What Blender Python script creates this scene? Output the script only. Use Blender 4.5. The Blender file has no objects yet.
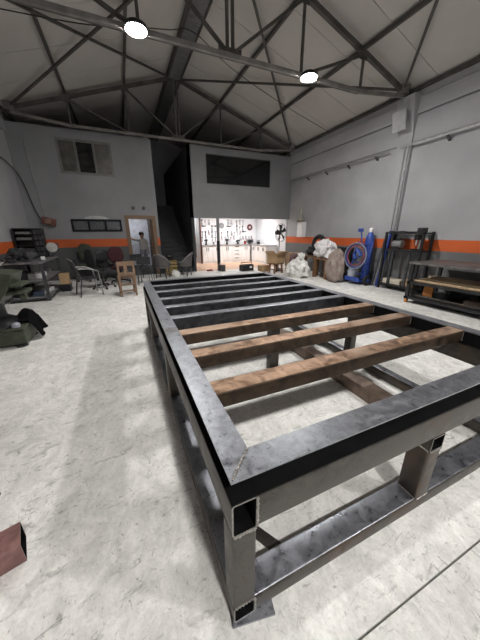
import bpy, bmesh, math, random
from mathutils import Vector, Matrix, Euler, noise

random.seed(7)
scene = bpy.context.scene
COL = scene.collection
PI = math.pi

# ------------------------------------------------------------------ camera
F_PX, YAW, PITCH, ROLL = 256.07, math.radians(-23.598), math.radians(18.971), math.radians(-0.284)
CAM = Vector((-0.2015, -0.5352, 1.4857))
def cam_axes():
    r = Vector((math.cos(YAW), math.sin(YAW), 0)); f = Vector((-math.sin(YAW), math.cos(YAW), 0)); u = Vector((0, 0, 1))
    f2 = f*math.cos(PITCH) - u*math.sin(PITCH); u2 = u*math.cos(PITCH) + f*math.sin(PITCH)
    r3 = r*math.cos(ROLL) + u2*math.sin(ROLL); u3 = -r*math.sin(ROLL) + u2*math.cos(ROLL)
    return r3, u3, f2
_r, _u, _f = cam_axes()
cd = bpy.data.cameras.new('camera')
cam = bpy.data.objects.new('camera', cd); COL.objects.link(cam)
cam.matrix_world = Matrix(((_r.x, _u.x, -_f.x, CAM.x), (_r.y, _u.y, -_f.y, CAM.y), (_r.z, _u.z, -_f.z, CAM.z), (0, 0, 0, 1)))
cd.sensor_fit = 'HORIZONTAL'; cd.sensor_width = 36.0; cd.lens = 36.0*F_PX/480.0
cd.clip_start = 0.02; cd.clip_end = 100
scene.camera = cam

# ------------------------------------------------------------------ world, exposure
LAMP_FAR, LAMP_NEAR, LAMP_NEAR_R = 420.0, 630.0, 500.0      # emission of the ceiling lamps
KITCHEN_W, OFFICE_W = 42.0, 34.0
w = bpy.data.worlds.new('world'); scene.world = w; w.use_nodes = True
w.node_tree.nodes['Background'].inputs[0].default_value = (0.5, 0.52, 0.55, 1)
w.node_tree.nodes['Background'].inputs[1].default_value = 0.02
scene.view_settings.view_transform = 'Standard'; scene.view_settings.look = 'None'
scene.view_settings.gamma = 1.0; scene.view_settings.exposure = 0.35
scene.view_settings.use_curve_mapping = False

# ------------------------------------------------------------------ materials
MATS = {}
def mat(name, col, rough=0.6, metal=0.0, var=0.15, scale=6.0, bump=0.0, col2=None, detail=5.0, stretch=None, rvar=0.0, spec=None):
    if name in MATS: return MATS[name]
    m = bpy.data.materials.new(name); m.use_nodes = True
    nt = m.node_tree; b = nt.nodes['Principled BSDF']
    b.inputs['Roughness'].default_value = rough; b.inputs['Metallic'].default_value = metal
    if spec is not None: b.inputs['Specular IOR Level'].default_value = spec
    tc = nt.nodes.new('ShaderNodeTexCoord'); src = tc.outputs['Object']
    if stretch:
        mp = nt.nodes.new('ShaderNodeMapping'); mp.inputs['Scale'].default_value = stretch
        nt.links.new(src, mp.inputs['Vector']); src = mp.outputs['Vector']
    nz = nt.nodes.new('ShaderNodeTexNoise'); nz.inputs['Scale'].default_value = scale
    nz.inputs['Detail'].default_value = detail; nz.inputs['Roughness'].default_value = 0.6
    nt.links.new(src, nz.inputs['Vector'])
    rp = nt.nodes.new('ShaderNodeValToRGB')
    c2 = col2 if col2 else tuple(min(1, c*(1+var)) for c in col)
    c1 = col if col2 else tuple(c*(1-var) for c in col)
    rp.color_ramp.elements[0].position = 0.36; rp.color_ramp.elements[0].color = (*c1, 1)
    rp.color_ramp.elements[1].position = 0.66; rp.color_ramp.elements[1].color = (*c2, 1)
    nt.links.new(nz.outputs['Fac'], rp.inputs['Fac']); nt.links.new(rp.outputs['Color'], b.inputs['Base Color'])
    if rvar:
        mr = nt.nodes.new('ShaderNodeMapRange'); mr.inputs['To Min'].default_value = rough-rvar; mr.inputs['To Max'].default_value = rough+rvar
        mr.inputs['From Min'].default_value = 0.3; mr.inputs['From Max'].default_value = 0.7
        nt.links.new(nz.outputs['Fac'], mr.inputs['Value']); nt.links.new(mr.outputs['Result'], b.inputs['Roughness'])
    if bump:
        bp = nt.nodes.new('ShaderNodeBump'); bp.inputs['Strength'].default_value = bump; bp.inputs['Distance'].default_value = 0.01
        nt.links.new(nz.outputs['Fac'], bp.inputs['Height']); nt.links.new(bp.outputs['Normal'], b.inputs['Normal'])
    MATS[name] = m
    return m
def emit(name, col, strength):
    if name in MATS: return MATS[name]
    m = bpy.data.materials.new(name); m.use_nodes = True
    b = m.node_tree.nodes['Principled BSDF']; b.inputs['Base Color'].default_value = (*col, 1)
    b.inputs['Emission Color'].default_value = (*col, 1); b.inputs['Emission Strength'].default_value = strength
    MATS[name] = m; return m

def wall_paint(name, upper, stripe, lower):
    """grey wall with a painted orange stripe between two heights and a darker dado"""
    m = bpy.data.materials.new(name); m.use_nodes = True; nt = m.node_tree; b = nt.nodes['Principled BSDF']
    b.inputs['Roughness'].default_value = 0.75
    ge = nt.nodes.new('ShaderNodeNewGeometry'); sx = nt.nodes.new('ShaderNodeSeparateXYZ'); nt.links.new(ge.outputs['Position'], sx.inputs[0])
    mr = nt.nodes.new('ShaderNodeMapRange'); mr.inputs['From Min'].default_value = 0; mr.inputs['From Max'].default_value = 5
    nt.links.new(sx.outputs['Z'], mr.inputs['Value'])
    rp = nt.nodes.new('ShaderNodeValToRGB'); rp.color_ramp.interpolation = 'CONSTANT'
    e = rp.color_ramp.elements; e[0].position = 0; e[0].color = (*lower, 1); e[1].position = 1.02/5; e[1].color = (*stripe, 1)
    n = e.new(1.27/5); n.color = (*upper, 1)
    nt.links.new(mr.outputs['Result'], rp.inputs['Fac'])
    nz = nt.nodes.new('ShaderNodeTexNoise'); nz.inputs['Scale'].default_value = 1.3; nz.inputs['Detail'].default_value = 6
    nt.links.new(ge.outputs['Position'], nz.inputs['Vector'])
    m2 = nt.nodes.new('ShaderNodeMapRange'); m2.inputs['From Min'].default_value = 0.3; m2.inputs['From Max'].default_value = 0.7
    m2.inputs['To Min'].default_value = 0.88; m2.inputs['To Max'].default_value = 1.08
    nt.links.new(nz.outputs['Fac'], m2.inputs['Value'])
    mx = nt.nodes.new('ShaderNodeVectorMath'); mx.operation = 'SCALE'
    nt.links.new(rp.outputs['Color'], mx.inputs[0]); nt.links.new(m2.outputs['Result'], mx.inputs['Scale'])
    nt.links.new(mx.outputs['Vector'], b.inputs['Base Color'])
    MATS[name] = m; return m

def floor_mat():
    m = bpy.data.materials.new('concrete_floor'); m.use_nodes = True; nt = m.node_tree; b = nt.nodes['Principled BSDF']
    ge = nt.nodes.new('ShaderNodeNewGeometry')
    def nz(scale, detail, dist=0.0, rough=0.6, stretch=(1, 1, 1)):
        mp = nt.nodes.new('ShaderNodeMapping'); mp.inputs['Scale'].default_value = stretch
        nt.links.new(ge.outputs['Position'], mp.inputs['Vector'])
        n = nt.nodes.new('ShaderNodeTexNoise'); n.inputs['Scale'].default_value = scale; n.inputs['Detail'].default_value = detail
        n.inputs['Distortion'].default_value = dist; n.inputs['Roughness'].default_value = rough
        nt.links.new(mp.outputs['Vector'], n.inputs['Vector']); return n.outputs['Fac']
    def rng(src, a, c, lo, hi):
        r = nt.nodes.new('ShaderNodeMapRange'); r.inputs['From Min'].default_value = a; r.inputs['From Max'].default_value = c
        r.inputs['To Min'].default_value = lo; r.inputs['To Max'].default_value = hi; nt.links.new(src, r.inputs['Value']); return r.outputs['Result']
    def mul(a, c):
        n = nt.nodes.new('ShaderNodeMath'); n.operation = 'MULTIPLY'; nt.links.new(a, n.inputs[0]); nt.links.new(c, n.inputs[1]); return n.outputs[0]
    big = rng(nz(0.9, 4), 0.35, 0.65, 0.86, 1.04)
    med = rng(nz(5.5, 6, 1.6, 0.65, (1, 0.7, 1)), 0.36, 0.62, 0.80, 1.04)
    fine = rng(nz(48, 6, 0.8, 0.75), 0.32, 0.62, 0.86, 1.06)
    smear = rng(nz(7.0, 6, 2.2, 0.7, (0.8, 1.7, 1)), 0.28, 0.44, 0.46, 1.0)
    vein = rng(nz(13.0, 5, 3.0, 0.65, (1.5, 0.8, 1)), 0.28, 0.40, 0.40, 1.0)
    v = mul(mul(mul(big, med), mul(fine, smear)), vein)
    mx = nt.nodes.new('ShaderNodeVectorMath'); mx.operation = 'SCALE'; mx.inputs[0].default_value = (0.83, 0.825, 0.80)
    nt.links.new(v, mx.inputs['Scale']); nt.links.new(mx.outputs['Vector'], b.inputs['Base Color'])
    b.inputs['Roughness'].default_value = 0.55; b.inputs['Specular IOR Level'].default_value = 0.3
    bp = nt.nodes.new('ShaderNodeBump'); bp.inputs['Strength'].default_value = 0.12; bp.inputs['Distance'].default_value = 0.01
    nt.links.new(v, bp.inputs['Height']); nt.links.new(bp.outputs['Normal'], b.inputs['Normal'])
    return m

def steel_mat(name, dark, light, rough=0.42, rust=None, metal=0.75, scale=9):
    """mill-scale steel: mottled scale, scratches, some rust"""
    m = bpy.data.materials.new(name); m.use_nodes = True; nt = m.node_tree; b = nt.nodes['Principled BSDF']
    ge = nt.nodes.new('ShaderNodeNewGeometry')
    def nz(scale, detail, dist=0, stretch=(1, 1, 1)):
        mp = nt.nodes.new('ShaderNodeMapping'); mp.inputs['Scale'].default_value = stretch; nt.links.new(ge.outputs['Position'], mp.inputs['Vector'])
        n = nt.nodes.new('ShaderNodeTexNoise'); n.inputs['Scale'].default_value = scale; n.inputs['Detail'].default_value = detail; n.inputs['Distortion'].default_value = dist
        nt.links.new(mp.outputs['Vector'], n.inputs['Vector']); return n.outputs['Fac']
    n1 = nz(scale, 7, 0.8)
    rp = nt.nodes.new('ShaderNodeValToRGB'); rp.color_ramp.elements[0].position = 0.34; rp.color_ramp.elements[0].color = (*dark, 1)
    rp.color_ramp.elements[1].position = 0.68; rp.color_ramp.elements[1].color = (*light, 1); nt.links.new(n1, rp.inputs['Fac'])
    out = rp.outputs['Color']
    n2 = nz(40, 3, 2.5)
    r2 = nt.nodes.new('ShaderNodeMapRange'); r2.inputs['From Min'].default_value = 0.32; r2.inputs['From Max'].default_value = 0.4
    r2.inputs['To Min'].default_value = 0.6; r2.inputs['To Max'].default_value = 1.0; nt.links.new(n2, r2.inputs['Value'])
    sc = nt.nodes.new('ShaderNodeVectorMath'); sc.operation = 'SCALE'; nt.links.new(out, sc.inputs[0]); nt.links.new(r2.outputs['Result'], sc.inputs['Scale'])
    out = sc.outputs['Vector']
    if rust:
        n3 = nz(3.1, 6, 0.6)
        r3 = nt.nodes.new('ShaderNodeMapRange'); r3.inputs['From Min'].default_value = rust[1]; r3.inputs['From Max'].default_value = rust[1]+0.16
        nt.links.new(n3, r3.inputs['Value'])
        mx = nt.nodes.new('ShaderNodeMix'); mx.data_type = 'RGBA'; nt.links.new(r3.outputs['Result'], mx.inputs['Factor'])
        nt.links.new(out, mx.inputs['A']); mx.inputs['B'].default_value = (*rust[0], 1); out = mx.outputs['Result']
    nt.links.new(out, b.inputs['Base Color'])
    rr = nt.nodes.new('ShaderNodeMapRange'); rr.inputs['From Min'].default_value = 0.3; rr.inputs['From Max'].default_value = 0.7
    rr.inputs['To Min'].default_value = rough-0.1; rr.inputs['To Max'].default_value = rough+0.14; nt.links.new(n1, rr.inputs['Value'])
    nt.links.new(rr.outputs['Result'], b.inputs['Roughness']); b.inputs['Metallic'].default_value = metal
    bp = nt.nodes.new('ShaderNodeBump'); bp.inputs['Strength'].default_value = 0.08; bp.inputs['Distance'].default_value = 0.005
    nt.links.new(n2, bp.inputs['Height']); nt.links.new(bp.outputs['Normal'], b.inputs['Normal'])
    MATS[name] = m; return m

M_FLOOR = floor_mat()
WALL = wall_paint('striped_wall_paint', (0.36, 0.365, 0.382), (0.60, 0.115, 0.025), (0.15, 0.153, 0.158))
WALL_B = wall_paint('dimmed_wall_paint', (0.235, 0.24, 0.252), (0.50, 0.10, 0.025), (0.085, 0.088, 0.092))  # the wall paint darkened, weaker light on the block put into colour
GREY_B = mat('dimmed_grey_paint', (0.235, 0.24, 0.252), 0.75, var=0.08, scale=1.2)  # plain grey of the same darkened paint
GREY = mat('grey_wall_paint', (0.36, 0.365, 0.382), 0.75, var=0.08, scale=1.2)
STEEL = steel_mat('mill_scale_steel', (0.23, 0.24, 0.265), (0.37, 0.385, 0.425), 0.37, ((0.20, 0.185, 0.17), 0.62), 0.85, 22)
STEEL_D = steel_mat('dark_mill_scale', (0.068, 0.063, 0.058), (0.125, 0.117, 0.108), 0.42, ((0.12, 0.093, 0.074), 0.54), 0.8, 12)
STEEL_B = steel_mat('blue_grey_steel_top_light', (0.17, 0.178, 0.20), (0.28, 0.292, 0.325), 0.34, None, 0.85, 16)  # bottom rail tops, their highlights put into the colour
RUST = steel_mat('rusty_steel', (0.17, 0.095, 0.055), (0.54, 0.37, 0.26), 0.5, ((0.48, 0.35, 0.26), 0.5), 0.7, 14)  # rust brown, lightened for the lit crossbeam tops
RUST_S = steel_mat('brown_steel_side_shade', (0.05, 0.036, 0.027), (0.115, 0.082, 0.058), 0.5, ((0.13, 0.08, 0.052), 0.58), 0.8, 12)  # brown crossbeam sides, shade put into the colour
STEEL_S = steel_mat('blue_steel_side_shade', (0.035, 0.037, 0.042), (0.08, 0.083, 0.092), 0.45, ((0.12, 0.10, 0.085), 0.66), 0.8, 12)  # grey crossbeam sides, darkened as if in shade
RUST_D = steel_mat('dark_rusty_steel', (0.13, 0.095, 0.075), (0.27, 0.20, 0.16), 0.55, None, 0.4)
WEB = mat('black_steel_recess_shade', (0.007,0.007,0.0075), 0.6, 0.0, 0.3, 8, spec=0.08)  # near-black steel; shade of recesses and tube insides put into colour
CUT = mat('saw_cut_steel', (0.30,0.29,0.28), 0.45, 0.8, 0.25, 40)
PRIMER = steel_mat('red_oxide_steel', (0.17, 0.085, 0.08), (0.32, 0.17, 0.155), 0.55, None, 0.15)
WELD = mat('weld_metal', (0.42, 0.40, 0.38), 0.35, 0.9, 0.3, 60, 0.3)
TRUSS = mat('truss_paint', (0.085, 0.08, 0.075), 0.6, 0.2, 0.3, 3)
TRUSS_L = mat('truss_grey', (0.20, 0.19, 0.18), 0.6, 0.2, 0.3, 3)
PANEL = mat('ceiling_panel', (0.50, 0.48, 0.455), 0.7, 0.0, 0.06, 0.8)
BLACK = mat('black_paint', (0.018, 0.018, 0.02), 0.5, 0.1, 0.3, 8)
BLACKM = mat('black_metal', (0.03, 0.031, 0.034), 0.4, 0.5, 0.3, 8)
DARKGREY = mat('dark_grey_metal', (0.075, 0.078, 0.085), 0.45, 0.5, 0.3, 8)
GREYM = mat('grey_metal', (0.28, 0.285, 0.29), 0.45, 0.5, 0.2, 8)
LIGHTM = mat('galvanised_metal', (0.55, 0.56, 0.57), 0.4, 0.6, 0.15, 8)
WHITE = mat('white_lacquer', (0.80, 0.80, 0.80), 0.4, 0, 0.03, 3)
WHITEP = mat('white_plaster', (0.74, 0.75, 0.78), 0.8, 0, 0.05, 2)
TILE = mat('terracotta_floor', (0.55, 0.36, 0.25), 0.5, 0, 0.12, 4)
WOODB = mat('brown_wood', (0.20, 0.105, 0.052), 0.55, 0, 0.25, 4, 0.1, stretch=(8, 8, 1))
WOODL = mat('pale_wood', (0.50, 0.37, 0.23), 0.65, 0, 0.2, 4, 0.1, stretch=(1, 8, 8))
WOODC = mat('chair_wood', (0.21, 0.135, 0.085), 0.6, 0, 0.25, 6, 0.1, stretch=(8, 8, 1))
CARD = mat('cardboard', (0.40, 0.27, 0.15), 0.8, 0, 0.15, 6)
GREEN = mat('machine_green', (0.055, 0.066, 0.044), 0.45, 0.15, 0.35, 7, 0.05)
BLUE = mat('cart_blue', (0.035, 0.075, 0.33), 0.4, 0.1, 0.25, 6)
RUBBER = mat('black_rubber', (0.014, 0.014, 0.015), 0.7, 0, 0.3, 10)
CLOTH = mat('black_cloth', (0.006, 0.006, 0.007), 0.95, 0, 0.4, 14, 0.3, spec=0.05)
SACK = mat('white_sack', (0.68, 0.68, 0.66), 0.7, 0, 0.2, 9, 0.4)
SACKG = mat('grey_print_sack', (0.21, 0.15, 0.135), 0.7, 0, 0, 5, 0.3, col2=(0.30, 0.265, 0.235))
REDT = mat('dull_red', (0.30, 0.045, 0.04), 0.6, 0, 0.3, 7)
MAROON = mat('maroon_fabric', (0.045, 0.010, 0.014), 0.9, 0, 0.3, 18)
FABRIC = mat('charcoal_fabric', (0.022, 0.023, 0.026), 0.85, 0, 0.3, 20)
OLIVE = mat('olive_fabric', (0.06, 0.065, 0.05), 0.85, 0, 0.3, 20)
ORANGE = mat('orange_plastic', (0.62, 0.24, 0.05), 0.5, 0, 0.15, 6)
GLASSD = mat('dark_glass', (0.012, 0.013, 0.014), 0.06, 0, 0.1, 2)
FROST = mat('dusty_glass', (0.075, 0.072, 0.062), 0.35, 0, 0.35, 5)
PANEG = mat('office_glass', (0.13, 0.135, 0.14), 0.12, 0, 0.2, 3)
def clear_glass(name, tint, fac):
    m = bpy.data.materials.new(name); m.use_nodes = True; nt = m.node_tree; b = nt.nodes['Principled BSDF']
    b.inputs['Base Color'].default_value = (*tint, 1); b.inputs['Roughness'].default_value = 0.1
    tr = nt.nodes.new('ShaderNodeBsdfTransparent'); mx = nt.nodes.new('ShaderNodeMixShader'); mx.inputs[0].default_value = fac
    nt.links.new(tr.outputs[0], mx.inputs[1]); nt.links.new(b.outputs[0], mx.inputs[2]); nt.links.new(mx.outputs[0], nt.nodes['Material Output'].inputs['Surface'])
    MATS[name] = m; return m
CLEAR = clear_glass('dusty_clear_glass', (0.10, 0.105, 0.11), 0.72)
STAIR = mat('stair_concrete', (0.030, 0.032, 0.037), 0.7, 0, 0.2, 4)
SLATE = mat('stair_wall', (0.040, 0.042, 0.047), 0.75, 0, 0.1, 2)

# ------------------------------------------------------------------ mesh builder
class MB:
    def __init__(self): self.v = []; self.f = []; self.kind = {}
    def add(self, vs, fs):
        o = len(self.v); self.v += [tuple(p) for p in vs]; self.f += [tuple(i+o for i in q) for q in fs]; return self
    def box(self, x0, x1, y0, y1, z0, z1):
        return self.add([(x0,y0,z0),(x1,y0,z0),(x1,y1,z0),(x0,y1,z0),(x0,y0,z1),(x1,y0,z1),(x1,y1,z1),(x0,y1,z1)],
                        [(0,3,2,1),(4,5,6,7),(0,1,5,4),(1,2,6,5),(2,3,7,6),(3,0,4,7)])
    def cbox(self, c, s, rot=(0,0,0)):
        R = Euler(rot).to_matrix(); c = Vector(c); hx, hy, hz = s[0]/2, s[1]/2, s[2]/2
        vs = [c + R @ Vector(p) for p in [(-hx,-hy,-hz),(hx,-hy,-hz),(hx,hy,-hz),(-hx,hy,-hz),(-hx,-hy,hz),(hx,-hy,hz),(hx,hy,hz),(-hx,hy,hz)]]
        return self.add(vs, [(0,3,2,1),(4,5,6,7),(0,1,5,4),(1,2,6,5),(2,3,7,6),(3,0,4,7)])
    def bbox(self, x0, x1, y0, y1, z0, z1, b=0.006):
        """box with chamfered vertical and horizontal edges (a rounded block)"""
        vs = []; fs = []
        rings = [(z0, b), (z0+b, 0), (z1-b, 0), (z1, b)]
        for z, i in rings:
            X0, X1, Y0, Y1 = x0+i, x1-i, y0+i, y1-i
            vs += [(X0+b,Y0,z),(X1-b,Y0,z),(X1,Y0+b,z),(X1,Y1-b,z),(X1-b,Y1,z),(X0+b,Y1,z),(X0,Y1-b,z),(X0,Y0+b,z)]
        for k in range(3):
            for j in range(8): fs.append((k*8+j, k*8+(j+1)%8, k*8+8+(j+1)%8, k*8+8+j))
        fs.append(tuple(reversed(range(8)))); fs.append(tuple(range(24, 32)))
        return self.add(vs, fs)
    def prism(self, poly, z0, z1):
        n = len(poly); vs = [(x,y,z0) for x,y in poly]+[(x,y,z1) for x,y in poly]
        fs = [tuple(reversed(range(n))), tuple(range(n, 2*n))]+[(i,(i+1)%n,n+(i+1)%n,n+i) for i in range(n)]
        return self.add(vs, fs)
    def frame_of(self, a, b):
        d = (Vector(b)-Vector(a)).normalized()
        up = Vector((0,0,1)) if abs(d.z) < 0.95 else Vector((1,0,0))
        s = d.cross(up).normalized(); t = s.cross(d).normalized(); return d, s, t
    def cyl(self, a, b, r, r2=None, n=10, cap=True):
        r2 = r if r2 is None else r2; a = Vector(a); b = Vector(b); d, s, t = self.frame_of(a, b); vs = []
        for P, R in ((a, r), (b, r2)):
            for i in range(n): an = 2*PI*i/n; vs.append(P + s*(R*math.cos(an)) + t*(R*math.sin(an)))
        fs = [(i, (i+1)%n, n+(i+1)%n, n+i) for i in range(n)]
        if cap: fs += [tuple(reversed(range(n))), tuple(range(n, 2*n))]
        return self.add(vs, fs)
    def bar(self, a, b, w, h):
        """rectangular bar between two points: w sideways, h upwards"""
        a = Vector(a); b = Vector(b); d, s, t = self.frame_of(a, b); vs = []
        for P in (a, b):
            for i, j in ((-1,-1),(1,-1),(1,1),(-1,1)): vs.append(P + s*(i*w/2) + t*(j*h/2))
        return self.add(vs, [(3,2,1,0),(4,5,6,7),(0,1,5,4),(1,2,6,5),(2,3,7,6),(3,0,4,7)])
    def path(self, pts, r, n=8, closed=False):
        P = [Vector(p) for p in pts]; m = len(P); vs = []; fs = []; prev = None
        for i in range(m):
            d = (P[(i+1)%m]-P[i-1]) if closed else (P[min(i+1,m-1)]-P[max(i-1,0)])
            d.normalize()
            if prev is None:
                up = Vector((0,0,1)) if abs(d.z) < 0.9 else Vector((1,0,0)); s = d.cross(up).normalized()
            else: s = (prev - d*prev.dot(d)).normalized()
            prev = s; t = s.cross(d)
            for k in range(n): a = 2*PI*k/n; vs.append(P[i]+s*(r*math.cos(a))+t*(r*math.sin(a)))
        for i in range(m if closed else m-1):
            j = (i+1)%m
            for k in range(n): fs.append((i*n+k, i*n+(k+1)%n, j*n+(k+1)%n, j*n+k))
        if not closed: fs += [tuple(reversed(range(n))), tuple(range((m-1)*n, m*n))]
        return self.add(vs, fs)
    def lathe(self, prof, c=(0,0,0), n=16, axis='z'):
        vs = []; fs = []; m = len(prof)
        for r, z in prof:
            for k in range(n):
                a = 2*PI*k/n; p = (r*math.cos(a), r*math.sin(a), z)
                if axis == 'y': p = (p[0], p[2], p[1])
                if axis == 'x': p = (p[2], p[0], p[1])
                vs.append((p[0]+c[0], p[1]+c[1], p[2]+c[2]))
        for i in range(m-1):
            for k in range(n): fs.append((i*n+k, i*n+(k+1)%n, (i+1)*n+(k+1)%n, (i+1)*n+k))
        fs += [tuple(reversed(range(n))), tuple(range((m-1)*n, m*n))]
        return self.add(vs, fs)
    def rhs(self, axis, a0, a1, u0, u1, v0, v1, t=0.006, r=0.012, seg=3):
        """hollow rectangular tube along an axis, both ends open, rounded corners.
        axis x: u=y v=z; axis y: u=x v=z; axis z: u=x v=y"""
        def ring(i):
            R = max(r-i, 0.002); U0, U1, V0, V1 = u0+i, u1-i, v0+i, v1-i; pts = []
            for cx, cy, st in ((U1-R, V0+R, -PI/2), (U1-R, V1-R, 0), (U0+R, V1-R, PI/2), (U0+R, V0+R, PI)):
                for k in range(seg+1):
                    an = st + (PI/2)*k/seg; pts.append((cx+R*math.cos(an), cy+R*math.sin(an)))
            return pts
        def P(a, u, v): return {'x': (a,u,v), 'y': (u,a,v), 'z': (u,v,a)}[axis]
        o, i = ring(0), ring(t); n = len(o)
        vs = [P(a0,*p) for p in o]+[P(a1,*p) for p in o]+[P(a0,*p) for p in i]+[P(a1,*p) for p in i]
        fs = []
        for k in range(n):
            j = (k+1)%n
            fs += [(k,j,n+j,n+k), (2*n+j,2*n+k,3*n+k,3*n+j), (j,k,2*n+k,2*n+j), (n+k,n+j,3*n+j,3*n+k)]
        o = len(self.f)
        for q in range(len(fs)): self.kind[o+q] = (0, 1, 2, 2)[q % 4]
        return self.add(vs, fs)
    def blob(self, c, s, amp=0.1, freq=2.0, seed=0, nu=24, nv=14, flat=None, neck=0.0):
        """lumpy rounded body (sacks, bundles)"""
        vs = []; fs = []; c = Vector(c)
        for j in range(nv+1):
            th = PI*j/nv
            for i in range(nu):
                ph = 2*PI*i/nu
                d = Vector((math.sin(th)*math.cos(ph), math.sin(th)*math.sin(ph), math.cos(th)))
                q = d*freq + Vector((seed*3.1, seed*1.7, seed*0.9))
                k = 1 + amp*(noise.noise(q)*1.4 - abs(noise.noise(q*2.3))*1.1 + 0.25)
                e = Vector((abs(d.x)**0.75*math.copysign(1,d.x), abs(d.y)**0.75*math.copysign(1,d.y), abs(d.z)**0.8*math.copysign(1,d.z)))
                p = Vector((e.x*s[0]*k, e.y*s[1]*k, e.z*s[2]*k))
                if neck and p.z > 0:
                    f = 1 - neck*(p.z/s[2])**2; p.x *= f; p.y *= f
                p += c
                if flat is not None and p.z < flat: p.z = flat
                vs.append(p)
        for j in range(nv):
            for i in range(nu): fs.append((j*nu+i, (j+1)*nu+i, (j+1)*nu+(i+1)%nu, j*nu+(i+1)%nu))
        return self.add(vs, fs)
    def build(self, name, m, parent=None, angle=38, top=None):
        me = bpy.data.meshes.new(name); me.from_pydata(self.v, [], self.f); me.validate(); me.update()
        bm = bmesh.new(); bm.from_mesh(me); bmesh.ops.recalc_face_normals(bm, faces=bm.faces); bm.to_mesh(me); bm.free()
        me.polygons.foreach_set('use_smooth', [True]*len(me.polygons)); me.set_sharp_from_angle(angle=math.radians(angle))
        me.materials.append(m)
        if self.kind:
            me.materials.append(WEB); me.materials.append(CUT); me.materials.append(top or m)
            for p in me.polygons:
                k = self.kind.get(p.index, 0); p.material_index = 3 if (k == 0 and p.normal.z > .9) else k  # shade painted into tube insides; lit colour on upward faces where given
        o = bpy.data.objects.new(name, me); COL.objects.link(o)
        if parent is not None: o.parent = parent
        return o

def tag(o, label, cat, group=None):
    o['label'] = label; o['category'] = cat
    if group: o['group'] = group
    return o
def thing(name, label, cat, loc=(0,0,0), rz=0.0, group=None):
    o = bpy.data.objects.new(name, None); COL.objects.link(o); o.empty_display_size = 0.1
    o.location = loc; o.rotation_euler = (0,0,rz); return tag(o, label, cat, group)
def struct(o): o['kind'] = 'structure'; return o
def dup(root, loc, rz, label, group=None):
    def cp(o, par):
        c = o.copy(); COL.objects.link(c); c.parent = par
        for ch in [x for x in o.children]: cp(ch, c)
        return c
    r = cp(root, None); r.location = loc; r.rotation_euler = (0,0,rz); r['label'] = label
    if group: r['group'] = group
    return r
def place(o, loc, rz=0): o.location = loc; o.rotation_euler = (0,0,rz); return o

# ================================================================== SETTING
XL, XR, YB, YF, YE = -2.75, 6.6, 9.6, -7.0, 15.2
RX, RZ, EZ = 1.925, 6.0, 4.50            # ridge x, ridge height, eave height
def roof_z(x): return RZ - (RZ-EZ)*abs(x-RX)/(XR-RX)

fl = struct(MB().box(XL-.3, XR+.3, YF-.3, YE+.3, -0.3, -0.06).build('floor', mat('joint_dirt', (0.16,0.15,0.14), 0.9)))
for y0, y1 in ((YF-.3, -0.233), (-0.225, YB+0.02)):
    MB().box(XL-.3, XR+.3, y0, y1, -0.06, 0.0).build('slab', M_FLOOR, fl)
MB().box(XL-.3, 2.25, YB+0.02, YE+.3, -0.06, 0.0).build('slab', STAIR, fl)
for i in range(9):
    for j in range(11):
        x0 = 2.25 + i*0.517; y0 = YB+0.02 + j*0.5
        MB().box(x0, x0+0.511, y0, y0+0.494, -0.06, 0.0).build('floor_tile', TILE, fl)

# right wall with column, ring beam, long ledge and joints
wr = struct(MB().box(XR, XR+.25, YF, YE, 0, 3.52).build('wall_right', WALL))
MB().box(XR-0.05, XR+.25, YF, YE, 3.52, 4.06).build('beam_band', GREY, wr)
MB().box(XR-0.09, XR+.25, YF, YE, 4.08, 4.40).build('beam_band', GREY, wr)
MB().box(XR-0.05, XR+.25, YF, YE, 4.42, 4.70).build('beam_band', GREY, wr)
MB().box(XR+0.01, XR+.25, YF, YE, 4.05, 4.43).build('beam_joint', BLACK, wr)
for yc in (4.62, 0.1, -4.4):
    c = MB().box(XR-0.09, XR, yc-0.19, yc+0.19, 0, 3.7)
    c.build('column', WALL, wr)
    MB().add([(XR-.09,yc-.19,3.7),(XR,yc-.19,3.7),(XR,yc+.19,3.7),(XR-.09,yc+.19,3.7),(XR-.30,yc-.22,4.45),(XR,yc-.22,4.45),(XR,yc+.22,4.45),(XR-.30,yc+.22,4.45)],
             [(0,3,2,1),(4,5,6,7),(0,1,5,4),(1,2,6,5),(2,3,7,6),(3,0,4,7)]).build('capital', GREY, wr)
wl = struct(MB().box(XL-.25, XL, YF, YE, 0, 4.66).build('wall_left', WALL))
MB().box(XL-.25, XL+0.05, YF, YB, 4.1, 4.42).build('beam_band', GREY, wl)
struct(MB().box(XL-.25, XR+.25, YF-.25, YF, 0, 6.2).build('wall_front', GREY))
struct(MB().box(XL-.25, XR+.25, YE, YE+.25, 0, 6.2).build('wall_end', WALL))

# back wall: office block left of the stairs (door and two windows), workshop kitchen block on the right
T = 0.18; TOP = 4.36
DX0, DX1, DZ = 0.05, 0.88, 1.96
W1 = (-1.62, -0.15, 3.18, 4.12); W2 = (-1.62, -0.15, 1.52, 1.90)
wb = MB()
wb.box(XL, W1[0], YB, YB+T, 0, TOP)
wb.box(W1[0], W1[1], YB, YB+T, W1[3], TOP); wb.box(W1[0], W1[1], YB, YB+T, W2[3], W1[2]); wb.box(W1[0], W2[1], YB, YB+T, 0, W2[2])
wb.box(W2[1], DX0, YB, YB+T, 0, TOP); wb.box(DX0, DX1, YB, YB+T, DZ, TOP); wb.box(DX1, 1.06, YB, YB+T, 0, TOP)
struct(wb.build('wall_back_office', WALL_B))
W3 = (2.92, 5.58, 3.18, 4.14)
wk = MB(); wk.box(2.27, XR, YB, YB+T, 2.0, W3[2]); wk.box(2.27, W3[0], YB, YB+T, W3[2], TOP); wk.box(W3[1], XR, YB, YB+T, W3[2], TOP); wk.box(W3[0], W3[1], YB, YB+T, W3[3], TOP)
struct(wk.build('wall_back_kitchen', GREY_B))
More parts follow.
